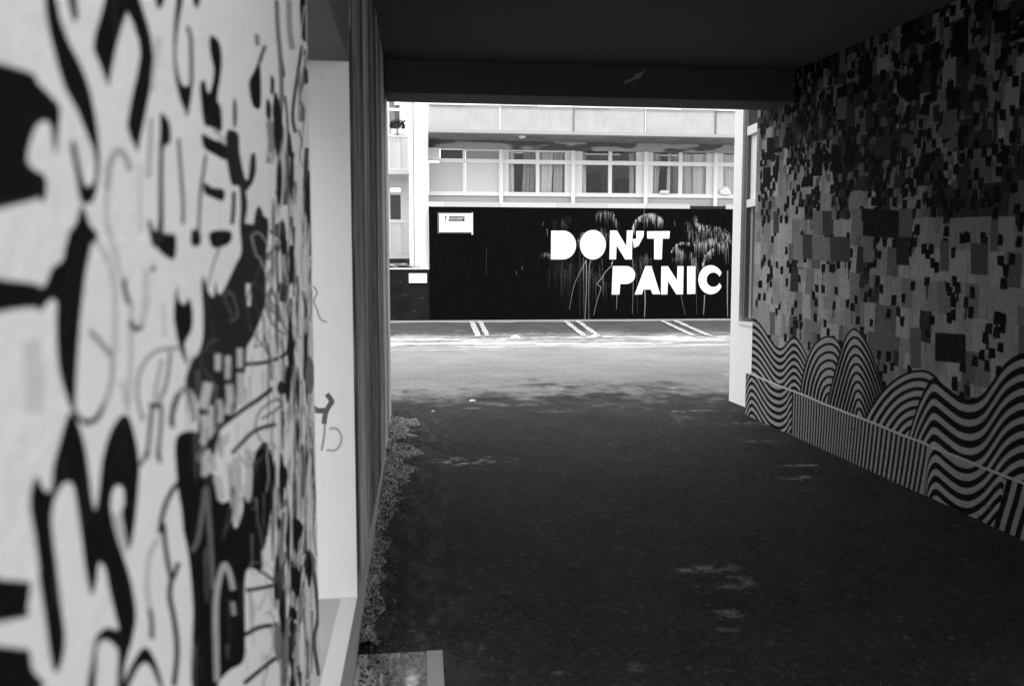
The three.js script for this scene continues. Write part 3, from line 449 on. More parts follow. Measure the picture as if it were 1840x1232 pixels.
// --- black wall with the lettering
{
  const t = thing('black_wall', 'black garage wall with big white DON’T PANIC lettering and chalky drips', 'wall', [WX0, 0, ZW]);
  const B = paintBoard(new THREE.Vector3(WX0, 0, ZW), new THREE.Vector3(1, 0, 0), 0, WX1 - WX0, WB, WT, 2048, 600, 0.0035);
  const g = B.g, z = (pts) => pts.map(([x, y]) => [960 + x / 4.6, 360 + y / 4.6]);
  for (let i = 0; i < 900; i++) { g.globalAlpha = 0.12; g.fillStyle = css(0.012 * rnd()); g.fillRect(rnd() * 2048, rnd() * 600, 2 + 14 * rnd(), 4 + 60 * rnd()); }
  g.globalAlpha = 1;
  const smear = (pts, spread, n, len, l, al) => { const sp = B.spline(z(pts), false, 12); for (let i = 0; i < n; i++) { const p = sp[Math.floor(rnd() * sp.length)], x = p[0] + (rnd() - 0.5) * spread, y = p[1] + (rnd() - 0.5) * spread, L = len * rnd() * rnd(); B.line([[x, y], [x + (rnd() - 0.5), y + 1 + L]], 0.6 + 0.9 * rnd(), l, { alpha: al * (0.35 + 0.65 * rnd()), straight: true, taper: 0.6 }); } };
  smear([[515, 115], [560, 92], [610, 92], [650, 110], [690, 180]], 5, 70, 28, 0.4, 0.55); smear([[520, 130], [600, 110], [660, 150]], 9, 40, 22, 0.3, 0.35);
  smear([[812, 235], [830, 180], [870, 135], [930, 112], [1000, 120], [1060, 155]], 3, 90, 20, 0.6, 0.75); smear([[920, 150], [980, 120], [1050, 150]], 10, 90, 26, 0.5, 0.55);
  smear([[1330, 130], [1350, 190], [1390, 215], [1470, 225], [1560, 250], [1620, 350]], 9, 200, 16, 0.5, 0.55); smear([[1280, 200], [1330, 280], [1420, 270], [1520, 290], [1610, 300]], 16, 220, 24, 0.4, 0.42);
  smear([[1340, 350], [1420, 340], [1480, 330], [1590, 370]], 10, 170, 34, 0.55, 0.55); smear([[1480, 400], [1420, 450], [1395, 530]], 4, 70, 22, 0.6, 0.6);
  smear([[1135, 425], [1165, 375], [1220, 345], [1290, 355]], 3, 70, 10, 0.55, 0.7); smear([[1180, 400], [1230, 420]], 8, 60, 50, 0.4, 0.4); smear([[1260, 440], [1150, 490]], 8, 60, 14, 0.25, 0.35);
  smear([[60, 450], [100, 435], [135, 445]], 5, 60, 12, 0.3, 0.45); smear([[170, 190], [240, 180], [270, 150]], 18, 90, 24, 0.12, 0.3); smear([[500, 250], [560, 240], [610, 290]], 8, 60, 40, 0.3, 0.35);
  smear([[360, 330], [385, 290], [410, 262]], 4, 40, 16, 0.35, 0.5); smear([[830, 540], [900, 480], [950, 450]], 14, 80, 44, 0.22, 0.35); smear([[150, 520], [300, 540], [480, 520]], 30, 130, 100, 0.12, 0.3); smear([[480, 560], [560, 640], [620, 700]], 24, 90, 60, 0.18, 0.3);
  smear([[1340, 560], [1300, 440], [1340, 500]], 8, 60, 60, 0.35, 0.4);
  for (const [p, w, al] of [[[[430, 490], [395, 560], [350, 650], [315, 760], [290, 900]], 1.3, 0.6], [[[470, 495], [455, 560], [450, 760], [452, 990]], 1.2, 0.65], [[[430, 500], [432, 700], [420, 985]], 1.5, 0.7], [[[405, 470], [410, 700], [413, 980]], 0.9, 0.5], [[[375, 420], [380, 600], [378, 950]], 0.8, 0.35], [[[640, 540], [590, 590], [560, 640], [520, 690], [550, 720], [520, 830], [490, 950]], 1.5, 0.65], [[[640, 530], [650, 500]], 3, 0.7], [[[815, 480], [818, 700], [812, 940]], 1.2, 0.6], [[[848, 600], [855, 930]], 0.8, 0.4], [[[915, 735], [917, 840], [912, 965]], 2, 0.7], [[[685, 778], [680, 900]], 1.3, 0.65], [[[1210, 560], [1215, 780], [1250, 945]], 1.2, 0.5], [[[1410, 780], [1405, 880], [1400, 945]], 1.8, 0.65], [[[1600, 580], [1598, 800], [1600, 960]], 2.2, 0.65], [[[1340, 380], [1338, 600], [1345, 940]], 1, 0.4], [[[560, 480], [566, 580]], 1, 0.4], [[[1215, 420], [1218, 540]], 1.4, 0.5], [[[910, 60], [912, 240]], 1.0, 0.5], [[[1285, 180], [1290, 320]], 1, 0.35], [[[75, 180], [68, 210]], 1.4, 0.4], [[[105, 230], [112, 300]], 1.4, 0.45], [[[1160, 170], [1166, 215]], 1.5, 0.4], [[[-100, 545], [-98, 575]], 1.4, 0.45], [[[-148, 585], [-145, 620]], 1.3, 0.4], [[[-395, 400], [-398, 620]], 0.9, 0.25]]) B.line(z(p), w, 0.5, { alpha: al, taper: 0.5 });
  const L = 0.82, P = (pts) => B.fill(z(pts), L, { straight: true });
  const arc = (cx, cy, rx, ry, a0, a1, n = 20) => Array.from({ length: n + 1 }, (_, i) => { const a = (a0 + (a1 - a0) * i / n) * Math.PI / 180; return [cx + rx * Math.cos(a), cy + ry * Math.sin(a)]; });
  P([[140, 250], [235, 250], ...arc(238, 368, 108, 119, -90, 90), [138, 487]]);
  P(arc(485, 366, 107, 122, 0, 360, 40));
  P([[627, 248], [684, 248], [762, 378], [766, 248], [816, 248], [812, 320], [808, 487], [752, 487], [681, 370], [677, 487], [622, 487]]);
  P([[843, 252], [908, 252], [903, 300], [862, 375], [826, 392], [814, 318], [845, 318]]);
  P([[933, 255], [1122, 253], [1117, 315], [1062, 315], [1055, 487], [992, 487], [992, 315], [935, 315]]);
  P([[650, 542], [768, 542], ...arc(762, 616, 73, 74, -88, 88), [712, 690], [705, 777], [640, 777]]);
  P([[920, 542], [970, 542], [1042, 775], [980, 775], [964, 736], [903, 736], [892, 775], [830, 778]]);
  P([[1052, 543], [1106, 543], [1182, 662], [1185, 543], [1236, 543], [1231, 775], [1175, 775], [1106, 665], [1101, 777], [1048, 777]]);
  P([[1265, 543], [1333, 543], [1333, 772], [1265, 773]]);
  P([...arc(1460, 655, 102, 120, -28, -332, 40), ...arc(1482, 655, 56, 60, 25, 335, 30).map((q, i, a) => q)]);
  for (let i = 0; i < 500; i++) { g.globalAlpha = 0.05; g.fillStyle = css(0.2 * rnd()); g.fillRect(640 + rnd() * 900, 100 + rnd() * 320, 1 + 6 * rnd(), 2 + 26 * rnd()); } g.globalAlpha = 1;
  const front = matte({ map: B.texture(), roughness: 0.9, specularIntensity: 0.03 }), bk = mat(0.02);
  part('painted_face', new THREE.BoxGeometry(WX1 - WX0, WT - WB, 0.25), [bk, bk, bk, bk, front, bk], t, [(WX1 - WX0) / 2, (WB + WT) / 2, -0.125]);
  const cm = mat(0.42, 0.9), cm2 = mat(0.47, 0.9);
  let x = 0; const gap0 = X22(1238) - WX0, gap1 = X22(1302) - WX0, cuts = [X22(800), X22(898), X22(1000), X22(1090), X22(1160)].map((v) => v - WX0);
  for (const [i, c] of [...cuts, gap0].entries()) { box('coping', [x + 0.003, WT + 0.001, -0.24], [c - 0.003, WT + 0.128, 0.012], i % 2 ? cm : cm2, t); x = c; }
  box('coping', [gap1, WT + 0.001, -0.24], [WX1 - WX0, WT + 0.128, 0.012], cm, t);
  box('recess', [gap0 + 0.002, WT + 0.001, -0.24], [gap1 - 0.002, WT + 0.08, -0.02], bk, t);
}
// --- low dark wall on its left, with planting soil behind
{
  const t = thing('low_wall', 'low charcoal garden wall with a pale cap beside the black wall', 'wall', [-0.5, 0, ZW]);
  const lt = tex(256, 128, (u, v) => 0.007 + 0.01 * fbm(u * 40, v * 8) + (fbm(u * 50 + 2, v * 18 + 8) > 0.8 ? 0.03 : 0));
  const m = matte({ map: lt, roughness: 0.95, specularIntensity: 0.05 });
  box('wall_face', [-7, 0.2, -0.3], [0.75, 1.69, 0.02], m, t);
  box('cap', [-7, 1.691, -0.31], [0.74, 1.73, 0.035], mat(0.6, 0.85), t);
  const g = new THREE.PlaneGeometry(8.5, 2.2, 90, 30), p = g.attributes.position; g.rotateX(-Math.PI / 2);
  for (let i = 0; i < p.count; i++) p.setY(i, 0.25 * fbm(p.getX(i) * 2.2, p.getZ(i) * 2.2, 4) + 0.1 * (p.getZ(i) < 0 ? 1 : 0));
  g.computeVertexNormals();
  struct('planting_soil', g, matte({ map: tex(256, 256, (u, v) => 0.06 + 0.3 * smooth(0.45, 0.7, fbm(u * 50, v * 14))), roughness: 1 }), [-4.0, 1.62, -23.45]);
}
// --- kerb along the foot of the walls, parking lines, litter
struct('kerb', new THREE.BoxGeometry(20, 0.2, 0.08), mat(0.3, 0.9), [4, 0.255, -21.93]);
{
  const pt = tex(256, 64, (u, v) => 0.1 + 0.4 * smooth(0.32, 0.6, fbm(u * 14, v * 26)));
  const lm = matte({ map: pt, roughness: 0.8 });
  for (const [x, w, len] of [[847, 0.14, 2.6], [862, 0.12, 2.5], [1016, 0.13, 2.7], [1038, 0.13, 2.9], [1189, 0.13, 2.9], [1213, 0.13, 3.1]]) {
    const X = X22(x, -21.9), n = 14, pos = [], uv = [], idx = [];
    for (let i = 0; i <= n; i++) { const z = -21.88 + len * i / n, j = 0.03 * (hash(i, Math.round(x)) - 0.5); for (const s of [-1, 1]) { pos.push(X + s * (w / 2) + j * s, gy(z) + 0.022, z); uv.push(s > 0 ? 1 : 0, i / n); } if (i < n) { const a = 2 * i; idx.push(a, a + 2, a + 1, a + 1, a + 2, a + 3); } }
    const g = new THREE.BufferGeometry(); g.setAttribute('position', new THREE.Float32BufferAttribute(pos, 3)); g.setAttribute('uv', new THREE.Float32BufferAttribute(uv, 2)); g.setIndex(idx); g.computeVertexNormals();
    struct('parking_line', g, lm);
  }
  const crumple = (sx, sy, sz, k) => { const g = new THREE.IcosahedronGeometry(1, 2), p = g.attributes.position; for (let i = 0; i < p.count; i++) { const x = p.getX(i), y = p.getY(i), z = p.getZ(i), f = 0.65 + 0.7 * fbm(x * 2.1 + k, y * 2.1 + z * 1.7 + k, 3); p.setXYZ(i, x * f * sx, Math.max(-0.6, y) * f * sy, z * f * sz); } g.computeVertexNormals(); return g; };
  const paper = mat(0.78, 0.8);
  for (const [x, y, sx, sy, label, k] of [[828, 583, 0.085, 0.09, 'crumpled white paper lying by the kerb next to a parking line', 1], [1067, 591, 0.07, 0.05, 'small white scrap lying between two pairs of parking lines', 4], [926, 597, 0.09, 0.045, 'flattened pale scrap on the dark asphalt before the black wall', 7]]) {
    let p = onLevel(x, y, 0.25); for (let i = 0; i < 8; i++) p = onLevel(x, y, gy(p.z)); single('litter', crumple(sx, sy, sx * 0.8, k), paper, label, 'litter', [p.x, gy(p.z) + sy * 0.5, p.z], 'scraps of litter on the yard');
  }
  for (const [x, y, sx, sy, label, k] of [[849, 721, 0.032, 0.012, 'flat white scrap at the edge of the damp floor', 11], [778, 741, 0.014, 0.014, 'tiny white scrap on the passage floor by the streaked wall', 15]]) { let p = onRamp(x, y); for (let i = 0; i < 6; i++) p = onLevel(x, y, gy(p.z)); single('litter', crumple(sx, sy, sx * 0.7, k), paper, label, 'litter', [p.x, gy(p.z) + sy * 0.5, p.z], 'scraps of litter on the yard'); }
}
// --- signs
{
  const a = onZ(789, 383.5, ZW), b = onZ(847, 417, ZW), w = b.x - a.x, h = a.y - b.y;
  const t = thing('notice_board', 'white notice board with a black printed header on the black wall', 'sign', [a.x, b.y, ZW]);
  const c = document.createElement('canvas'); c.width = 512; c.height = 310; const g = c.getContext('2d');
  g.fillStyle = css(0.84); g.fillRect(0, 0, 512, 310); g.fillStyle = css(0.02); g.fillRect(92, 40, 312, 88);
  g.fillStyle = css(0.85); g.beginPath(); g.moveTo(104, 98); g.lineTo(122, 50); g.lineTo(152, 44); g.lineTo(166, 78); g.lineTo(142, 122); g.lineTo(106, 122); g.fill();
  for (const [y, n] of [[58, 22], [86, 20]]) for (let i = 0; i < n; i++) { g.fillStyle = css(0.35 + 0.4 * hash(i, y)); g.fillRect(176 + i * 10, y, 6 + 2 * hash(i, 3), 17); g.fillStyle = css(0.02); g.fillRect(178 + i * 10, y + 5 + 6 * hash(i, y + 1), 3, 4); }
  for (const [y, x0, n] of [[176, 52, 34], [224, 66, 31]]) for (let i = 0; i < n; i++) if (hash(i, y) > 0.22) { g.fillStyle = css(0.62); g.fillRect(x0 + i * 12, y + 3 * hash(i, 8), 8, 14); }
  const ct = new THREE.CanvasTexture(c); ct.colorSpace = THREE.SRGBColorSpace;
  const wm = mat(0.6), fm = matte({ map: ct, roughness: 0.5 });
  part('board', new THREE.BoxGeometry(w, h, 0.02), [wm, wm, wm, wm, fm, wm], t, [w / 2, h / 2, 0.02]);
  const gm = mat(0.1, 0.5); box('frame', [-0.045, -0.04, 0.002], [0, h + 0.03, 0.03], gm, t); box('frame', [0, h, 0.002], [w, h + 0.03, 0.03], gm, t); box('frame', [0, -0.04, 0.002], [w, 0, 0.03], mat(0.05), t); box('frame', [w, -0.07, 0.002], [w + 0.04, h + 0.03, 0.045], mat(0.55, 0.5), t);
  const p = onZ(734.5, 491, ZW), q = onZ(767, 508, ZW);
  const s = thing('blank_sign', 'small blank white sign on the low charcoal wall', 'sign', [p.x, q.y, ZW + 0.02]);
  box('board', [0, 0, 0.006], [q.x - p.x, p.y - q.y, 0.022], mat(0.8, 0.6), s); box('backing', [0.02, 0.02, 0.0005], [q.x - p.x - 0.02, p.y - q.y - 0.02, 0.0055], mat(0.2), s);
}

// --- apartment building above the black wall
{
  const zb = -1.3, t = thing('apartment_building', 'pale flats with panelled balcony front and wide windows above the black wall', 'building', [0, 0, ZW]);
  const X = (px, z = ZW + zb) => X22(px, z), H = (py, z = ZW + zb) => onZ(1040, py, z).y;
  const frame = mat(0.82, 0.55), pier = mat(0.75, 0.75), panelM = [0, 1, 2].map((k) => matte({ map: tex(256, 96, (u, v) => 0.38 + 0.08 * (fbm(u * 9 + k * 5, v * 2, 4) - 0.5) + 0.05 * (fbm(u * 60, v * 3 + k, 3) - 0.5)), roughness: 0.7 })), strip = mat(0.42, 0.75), back = mat(0.12, 0.9);
  // balcony front
  const seams = [0.262, X22(899), X22(1029), X22(1156.5), X22(1281), X22(1408), X22(1530)];
  for (let i = 0; i + 1 < seams.length; i++) {
    box('balcony_panel', [seams[i] + 0.03, 5.3, -0.06], [seams[i + 1] - 0.03, 5.895, -0.01], panelM[i % 3], t);
    box('cover_strip', [seams[i + 1] - 0.016, 5.298, -0.06], [seams[i + 1] + 0.016, 5.9, 0.008], mat(i % 2 ? 0.2 : 0.6, 0.7), t);
    const n = 2; for (let k = 0; k < n; k++) { const a = lerp(seams[i], seams[i + 1], k / n), b = lerp(seams[i], seams[i + 1], (k + 1) / n); box('rail_cap', [a + 0.004, 5.915 + 0.012 * (hash(i, k) - 0.5), -0.09], [b - 0.004, 6.02, 0.03], mat(0.5 + 0.3 * hash(i + 3, k), 0.8), t); }
  }
  box('balcony_edge', [0.262, 5.22, -0.2], [seams[6], 5.296, 0.004], mat(0.34, 0.9), t);
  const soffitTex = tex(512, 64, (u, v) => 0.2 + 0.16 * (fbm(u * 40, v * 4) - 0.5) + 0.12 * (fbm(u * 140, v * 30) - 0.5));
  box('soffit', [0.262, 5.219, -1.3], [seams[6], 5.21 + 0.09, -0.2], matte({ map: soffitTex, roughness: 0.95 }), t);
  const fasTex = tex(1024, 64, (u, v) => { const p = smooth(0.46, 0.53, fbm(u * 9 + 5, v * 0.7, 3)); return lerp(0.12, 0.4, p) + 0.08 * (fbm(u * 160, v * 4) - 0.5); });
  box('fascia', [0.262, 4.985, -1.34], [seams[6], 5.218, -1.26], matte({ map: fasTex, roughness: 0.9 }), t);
  { const g = new THREE.SphereGeometry(0.1, 14, 8, 0, Math.PI * 2, Math.PI / 2, Math.PI / 2); g.scale(1, 0.6, 1); part('soffit_lamp', g, mat(0.8, 0.4), t, [X22(938, -22.4), 5.219, -0.4]); }
  // upper wall behind the balcony, roof, terrace deck over the garage, rooms
  box('upper_wall', [0.262, 5.32, -1.5], [seams[6], 9.5, -1.3], mat(0.55), t);
  box('deck', [0.262, 3.2, -1.3], [seams[6], 3.41, -0.252], mat(0.35), t);
  // window wall
  const yT = 4.982, yTr = H(292), yS = H(350), yB = 3.41, zf = zb, xEnd = X(1408);
  box('sill_rail', [X(769), yS - 0.055, zf - 0.04], [xEnd, yS + 0.055, zf + 0.05], frame, t);
  for (const [i, b] of [[769, 898], [902, 1026], [1031, 1155], [1159, 1279], [1283, 1406]].entries()) box('spandrel', [X(b[0]) + 0.01, yB, zf - 0.04], [X(b[1]), yS - 0.058, zf], strip, t);
  for (const p of [900, 1028, 1157, 1281, 1407]) box('post', [X(p) - 0.055, yB, zf + 0.051], [X(p) + 0.055, yT, zf + 0.1], frame, t);
  // opaque panels at the left end
  const opq = [mat(0.55, 0.7), mat(0.64, 0.7)];
  box('wall_panel', [X(772), yS + 0.058, zf - 0.05], [X(834), yTr - 0.06, zf], opq[0], t); box('wall_panel', [X(838), yS + 0.058, zf - 0.05], [X(897), yTr - 0.06, zf], opq[1], t);
  box('transom_panel', [X(793), yTr + 0.058, zf - 0.05], [X(832), yT - 0.01, zf], mat(0.1, 0.5), t); box('transom_panel', [X(838), yTr + 0.058, zf - 0.05], [X(897), yT - 0.04, zf], mat(0.34, 0.6), t);
  box('meter_box', [X(769), 4.66, zf - 0.05], [X(791), 4.985, zf + 0.2], mat(0.78, 0.6), t);
  box('mullion', [X(832), yS + 0.056, zf - 0.05], [X(837), yT, zf + 0.03], frame, t);
  box('transom', [X(790) + 0.01, yTr - 0.056, zf - 0.04], [X(1408), yTr + 0.056, zf + 0.05], frame, t);
  box('head_rail', [X(836), yT - 0.038, zf - 0.04], [X(1026), yT + 0.001, zf + 0.02], frame, t);
  // piers and windows
  for (const [a, b] of [[902, 914], [1014, 1045], [1141, 1171], [1266, 1296], [1392, 1408]]) box('pier', [X(a), yS + 0.057, zf - 0.05], [X(b), yT, zf - 0.002], pier, t);
  const gl = glassMat(), cur = [mat(0.8, 0.95, { side: THREE.DoubleSide }), mat(0.6, 0.95, { side: THREE.DoubleSide }), mat(0.4, 0.95, { side: THREE.DoubleSide })];
  const curtain = (x0, x1, y0, y1, z, m, k, parent) => { const g = new THREE.PlaneGeometry(x1 - x0, y1 - y0, 40, 6), p = g.attributes.position; for (let i = 0; i < p.count; i++) { const x = p.getX(i), y = p.getY(i); p.setZ(i, 0.035 * Math.sin(x * 55 + k + y * 0.8) + 0.02 * Math.sin(x * 23 + k * 2)); p.setX(i, x + 0.05 * y * Math.sin(k)); } g.computeVertexNormals(); return part('curtain', g, m, parent, [(x0 + x1) / 2, (y0 + y1) / 2, z]); };
  const wins = [[914, 963, [[0.0, 0.22, 0], [0.55, 1, 2]]], [968, 1014, [[0.05, 0.55, 0], [0.6, 1, 1]]], [1045, 1092, [[0, 0.18, 0]]], [1097, 1141, [[0.78, 1, 1]]], [1171, 1217, [[0, 0.3, 1], [0.62, 0.72, 0]]], [1222, 1266, [[0.1, 0.5, 2], [0.55, 1, 1]]], [1296, 1340, [[0.06, 0.5, 1], [0.5, 0.9, 0]]], [1346, 1392, [[0.5, 1, 1]]]];
  wins.forEach(([a, b, cs], i) => {
    const x0 = X(a), x1 = X(b), w = part('window', new THREE.BoxGeometry(x1 - x0 - 0.02, yTr - yS - 0.13, 0.01), gl, t, [(x0 + x1) / 2, (yS + yTr) / 2, zf - 0.03]);
    part('top_light', new THREE.BoxGeometry(x1 - x0 - 0.02, yT - yTr - 0.075, 0.01), gl, t, [(x0 + x1) / 2, (yT + yTr) / 2 + 0.015, zf - 0.03]);
    for (const [u0, u1, m] of cs) { curtain(lerp(x0, x1, u0), lerp(x0, x1, u1), yS - 0.05, yT, zf - 0.16 - 0.02 * m, cur[m], i * 1.7 + m, t); }
    if (i % 2 === 0) box('mullion', [x1 - 0.01, yS + 0.056, zf - 0.05], [X(wins[i + 1]?.[0] ?? b + 4) + 0.01, yT, zf + 0.03], frame, t);
  });
  // rooms behind the glass
  const room = mat(0.8, 0.95);
  box('room_back', [X(905), 3.4, -4.2], [X(1408), 5.3, -4.1], room, t); box('room_floor', [X(905), 3.38, -4.1], [X(1408), 3.42, -1.36], mat(0.2), t); box('room_ceiling', [X(905), 5.305, -4.1], [X(1408), 5.315, -1.36], mat(0.6), t);
  for (const p of [905, 1028, 1157, 1281, 1408]) box('party_wall', [X(p) - 0.04, 3.425, -4.1], [X(p) + 0.04, 5.3, zf - 0.25], room, t);
  for (const [a, h] of [[1068, 0.55], [1190, 0.62], [1120, 0.4]]) box('wardrobe', [X(a, -24) - 0.2, 3.425, -2.4], [X(a, -24) + 0.2, 3.425 + h + 0.5, -2.0], mat(0.03), t);
  // cloth over the rail
  for (const [px, w] of [[1190, 0.17], [1299, 0.16]]) { const g = new THREE.IcosahedronGeometry(1, 2), p = g.attributes.position; for (let i = 0; i < p.count; i++) { const f = 0.7 + 0.6 * fbm(p.getX(i) * 2 + px, p.getY(i) * 2 + p.getZ(i), 3); p.setXYZ(i, p.getX(i) * f * w, Math.max(-0.3, p.getY(i)) * f * w * (px > 1200 ? 1 : 0.45), p.getZ(i) * f * 0.07); } g.computeVertexNormals(); single('cloth', g, mat(0.8, 0.9), px > 1200 ? 'bundled white cloth standing on the window ledge at the corner' : 'folded white cloth lying on the window ledge of the flats', 'cloth', [X(px), yS + 0.056 + 0.3 * w * (px > 1200 ? 0.8 : 0.45), ZW + zf + 0.075]); }
}

// --- white building on the left with balconies
{
  const zf = -25.2, zw = -26.4, t = thing('white_building', 'white block of flats with slatted balconies left of the black wall', 'building', [-3, 0, zw]);
  const X = (px, z) => X22(px, z) + 3, H = (py, z) => onZ(725, py, z).y;
  const wm = mat(0.72, 0.85), fm = mat(0.75, 0.6), dk = mat(0.03, 0.7), gl = glassMat(); gl.specularIntensity = 0.25; const slat = [mat(0.54, 0.7), mat(0.64, 0.7), mat(0.59, 0.7)];
  // wall with two real window openings per storey: pieces around them
  const wx0 = X(640, zw), wx1 = X(724, zw), xe = X(748, zw) + 0.3;
  const lev = [[H(405, zw), H(336, zw)], [H(256, zw), H(183, zw)]];
  box('wall', [wx1, 1.2, -0.3], [xe, 12, 0], wm, t); box('wall', [-6, 1.2, -0.3], [wx0, 12, 0], wm, t);
  box('wall', [wx0 + 0.001, 1.2, -0.3], [wx1 - 0.001, lev[0][0], -0.002], wm, t); box('wall', [wx0 + 0.001, lev[0][1], -0.3], [wx1 - 0.001, lev[1][0], -0.002], wm, t); box('wall', [wx0 + 0.001, lev[1][1] + 0.2, -0.3], [wx1 - 0.001, 12, -0.002], wm, t);
  lev.forEach(([y0, y1], k) => {
    const top = y1 + (k ? 0.2 : 0), tr = H(k ? 196 : 347, zw), sl = H(k ? 242 : 396, zw);
    const w = part('window', new THREE.BoxGeometry(wx1 - wx0 - 0.02, top - y0 - 0.02, 0.012), gl, t, [(wx0 + wx1) / 2, (y0 + top) / 2, -0.14]);
    box('transom', [wx0 + 0.01, tr - 0.04, -0.13], [wx1 - 0.01, tr + 0.04, -0.06], fm, t); box('sill_rail', [wx0 + 0.01, sl - 0.035, -0.13], [wx1 - 0.01, sl + 0.035, -0.06], fm, t);
    for (const u of [0.5, 0.72]) box('mullion', [lerp(wx0, wx1, u) - 0.03, y0 + 0.01, -0.129], [lerp(wx0, wx1, u) + 0.03, top - 0.01, -0.07], fm, t);
    box('frame_side', [wx1 - 0.05, y0 + 0.01, -0.128], [wx1 - 0.002, top - 0.01, -0.071], fm, t);
    box('room', [wx0, y0, -1.6], [wx1, top, -1.5], k ? mat(0.12) : dk, t);
    if (k) { const g = new THREE.PlaneGeometry(0.26, top - y0, 30, 2), p = g.attributes.position; for (let i = 0; i < p.count; i++) p.setZ(i, 0.03 * Math.sin(p.getX(i) * 60)); g.computeVertexNormals(); part('curtain', g, mat(0.45, 0.95, { side: THREE.DoubleSide }), t, [wx1 - 0.34, (y0 + top) / 2, -0.26]); }
  });
  // balconies: slab, slatted front, end post
  const bx1 = X(745, zf), bx0 = bx1 - 3.2, dz = zf - zw;
  for (const [yb, yt, k] of [[H(456, zf), H(400, zf), 0], [H(304, zf), H(246, zf), 1]]) {
    const b = part('balcony', new THREE.BoxGeometry(3.3, 0.13, dz), mat(0.6, 0.9), t, [(bx0 + bx1) / 2, yb - 0.075, dz / 2]);
    const loc = (x, y, z) => [x - b.position.x, y - b.position.y, z - b.position.z];
    for (let i = 0; i < 32; i++) { const x = bx1 - 0.1 * (i + 1); box('slat', loc(x + 0.005, yb + 0.02, dz - 0.05), loc(x + 0.095, yt, dz - 0.025), slat[i % 3], b); }
    box('handrail', loc(bx0, yt + 0.002, dz - 0.07), loc(bx1, yt + 0.05, dz - 0.01), fm, b);
    box('end_post', loc(bx1 + 0.012, yb - 0.005, dz - 0.08), loc(bx1 + 0.055, yt + 0.12, dz - 0.03), mat(0.08, 0.6), b);
    box('bracket', loc(bx1 - 0.02, yb - 0.42, dz - 0.12), loc(bx1 + 0.06, yb - 0.15, dz - 0.02), mat(0.06), b);
  }
  box('basement', [bx0, 1.2, 0.01], [bx1, H(458, zf) - 0.2, dz - 0.25], mat(0.14, 0.95), t);
  for (const [px, py] of [[736, 203], [735, 357]]) box('wall_vent', [X(px - 3, zw), H(py + 2, zw), 0.001], [X(px + 3, zw), H(py - 2, zw), 0.02], mat(0.55), t);
  // white plant pots on the upper balcony
  for (const [px, l] of [[708, 'white plant pot with a dark shrub on the upper balcony, farther from the pier'], [720, 'white plant pot with a dark shrub on the upper balcony, nearer the pier']]) {
    const z = zf - 0.35, q = onZ(px, 240, z), p = thing('plant_pot', l, 'plant pot', [q.x, q.y - 0.03, z], 'pots on the upper balcony');
    part('pot', new THREE.LatheGeometry([[0, 0], [0.07, 0], [0.085, 0.05], [0.095, 0.15], [0.1, 0.16], [0.085, 0.16], [0.08, 0.13], [0, 0.13]].map(([a, b]) => new THREE.Vector2(a, b)), 16), mat(0.82, 0.6), p);
    const leaves = []; for (let i = 0; i < 60; i++) { const g = new THREE.PlaneGeometry(0.05, 0.1); g.rotateX(rnd() * 3); g.rotateY(rnd() * 6); g.translate((rnd() - 0.5) * 0.22, 0.2 + 0.22 * rnd(), (rnd() - 0.5) * 0.16); leaves.push(g); }
    part('foliage', mergeGeometries(leaves), mat(0.05, 0.8, { side: THREE.DoubleSide }), p);
    single('pot_shelf', new THREE.BoxGeometry(0.3, 0.03, 0.2), mat(0.5), px < 715 ? 'narrow shelf under the plant pot farther from the pier' : 'narrow shelf under the plant pot nearer the pier', 'shelf', [q.x, q.y - 0.046, z]);
  }
}
// --- white pier between the two buildings
{
  const t = thing('white_pier', 'tall white rendered pier with a downpipe at the end of the black wall', 'pier', [-0.02, 1.7, -22.6]);
  const m = mat(0.72, 0.85);
  box('shaft', [-0.1, 0, -0.8], [0.27, 9, 0.0], m, t);
  box('offset', [-0.24, 0, -0.8], [-0.102, 9, -0.1], m, t);
  const g = new THREE.CylinderGeometry(0.035, 0.035, 9, 12); part('downpipe', g, mat(0.6, 0.5), t, [-0.15, 4.5, -0.05]);
  const sh = new THREE.Shape(); sh.moveTo(0.02, 0.02); sh.lineTo(0.27, 0.02); sh.lineTo(0.27, 1.72); sh.lineTo(0.02, 1.1);
  part('wing', new THREE.ExtrudeGeometry(sh, { depth: 0.3, bevelEnabled: false }), mat(0.75, 0.85), t, [0, 0, 0.002]);
}

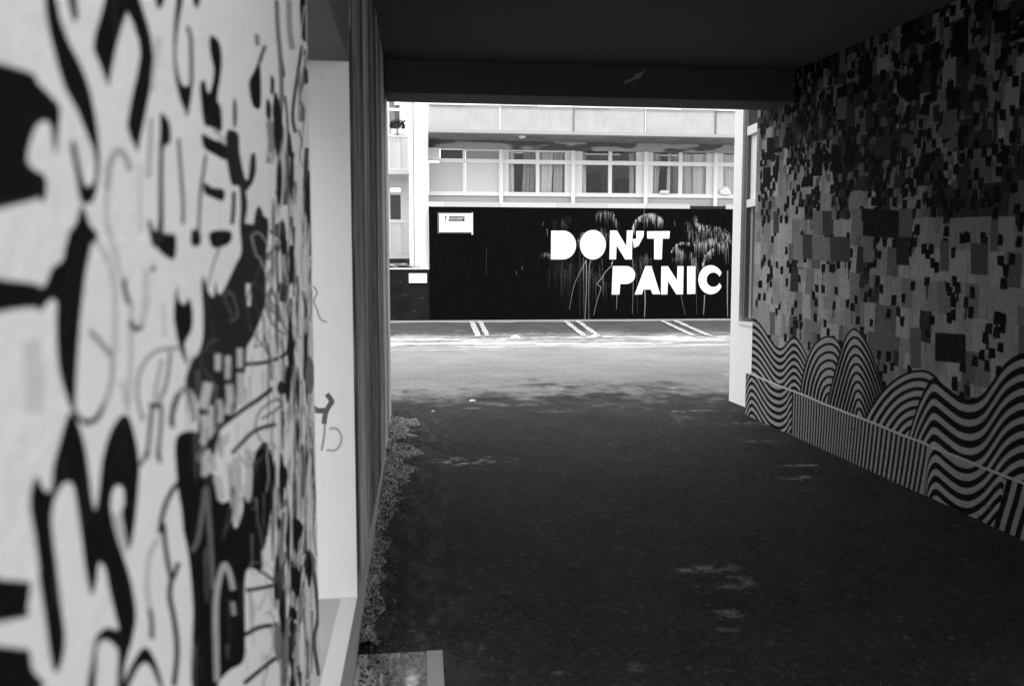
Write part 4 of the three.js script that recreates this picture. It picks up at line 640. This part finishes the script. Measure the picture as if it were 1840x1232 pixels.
// ---------------------------------------------------------------- gravel and dirt along the left wall
{
  const nz = 620, nx = 44, z0 = -3.12, z1 = -6.85, pos = [], uv = [], idx = [];
  for (let j = 0; j <= nz; j++) for (let i = 0; i <= nx; i++) {
    const d = lerp(-z0, -z1, j / nz), u = i / nx, wide = lerp(0.085, 0.2, smooth(3.2, 6, d)) * (0.1 + 1.9 * Math.pow(fbm(d * 5.5, 1.5, 4), 1.3));
    const x = LX + u * wide * 1.15, lump = 0.5 * fbm(x * 12 + d * 2, d * 6, 3) + 0.3 * fbm(x * 45 + 5, d * 30, 3) + 0.2 * vnoise(x * 150, d * 110), h = (0.03 + 0.02 * smooth(5, 6.5, d)) * Math.pow(1 - u, 0.8) * (0.1 + 1.3 * lump) + 0.035 * (lump - 0.5) * (u < 1 ? 1 : 0) - 0.02 * smooth(0.75, 1, u);
    pos.push(x, gy(-d) + h, -d); uv.push(x * 2, d * 2);
    if (i < nx && j < nz) { const a = j * (nx + 1) + i; idx.push(a, a + 1, a + nx + 1, a + 1, a + nx + 2, a + nx + 1); }
  }
  const g = new THREE.BufferGeometry(); g.setAttribute('position', new THREE.Float32BufferAttribute(pos, 3)); g.setAttribute('uv', new THREE.Float32BufferAttribute(uv, 2)); g.setIndex(idx); g.computeVertexNormals();
  const gt = tex(512, 512, (u, v) => 0.1 + 0.3 * smooth(0.35, 0.75, fbm(u * 60, v * 40)) + 0.1 * (vnoise(u * 200, v * 200) - 0.5));
  const o = part('dirt_bank', g, matte({ map: gt, roughness: 1, side: THREE.DoubleSide }), scene); o.userData = { label: 'lumpy bank of gravel and dirt along the foot of the streaked wall', category: 'gravel', kind: 'stuff' };
  const st = new THREE.DodecahedronGeometry(1, 0), N = 5000, im = new THREE.InstancedMesh(st, mat(0.22, 0.95), N), mm = new THREE.Matrix4(), q = new THREE.Quaternion(), c = new THREE.Color();
  for (let i = 0; i < N; i++) {
    const d = 1.9 + 5.4 * rnd(), near = rnd() < 0.7, x = near ? LX + 0.02 + 0.3 * rnd() * rnd() : lerp(-0.1, 2.9, rnd() * rnd()), s = near ? 0.002 + 0.007 * rnd() * rnd() * rnd() : 0.001 + 0.004 * rnd() * rnd();
    q.setFromEuler(new THREE.Euler(rnd() * 6, rnd() * 6, rnd() * 6)); mm.compose(new THREE.Vector3(x, gy(-d) + s * 0.4 + (near && x < -0.1 ? 0.012 : 0), -d), q, new THREE.Vector3(s, s * 0.7, s * 1.2)); im.setMatrixAt(i, mm); const l = 0.03 + 0.22 * rnd() * rnd(); im.setColorAt(i, c.setRGB(l, l, l));
  }
  im.name = 'pebbles'; shade(im); im.material.color.setRGB(1, 1, 1); im.userData = { label: 'loose pebbles scattered over the passage floor', category: 'gravel', kind: 'stuff' }; scene.add(im);
}

renderer.render(scene, camera);
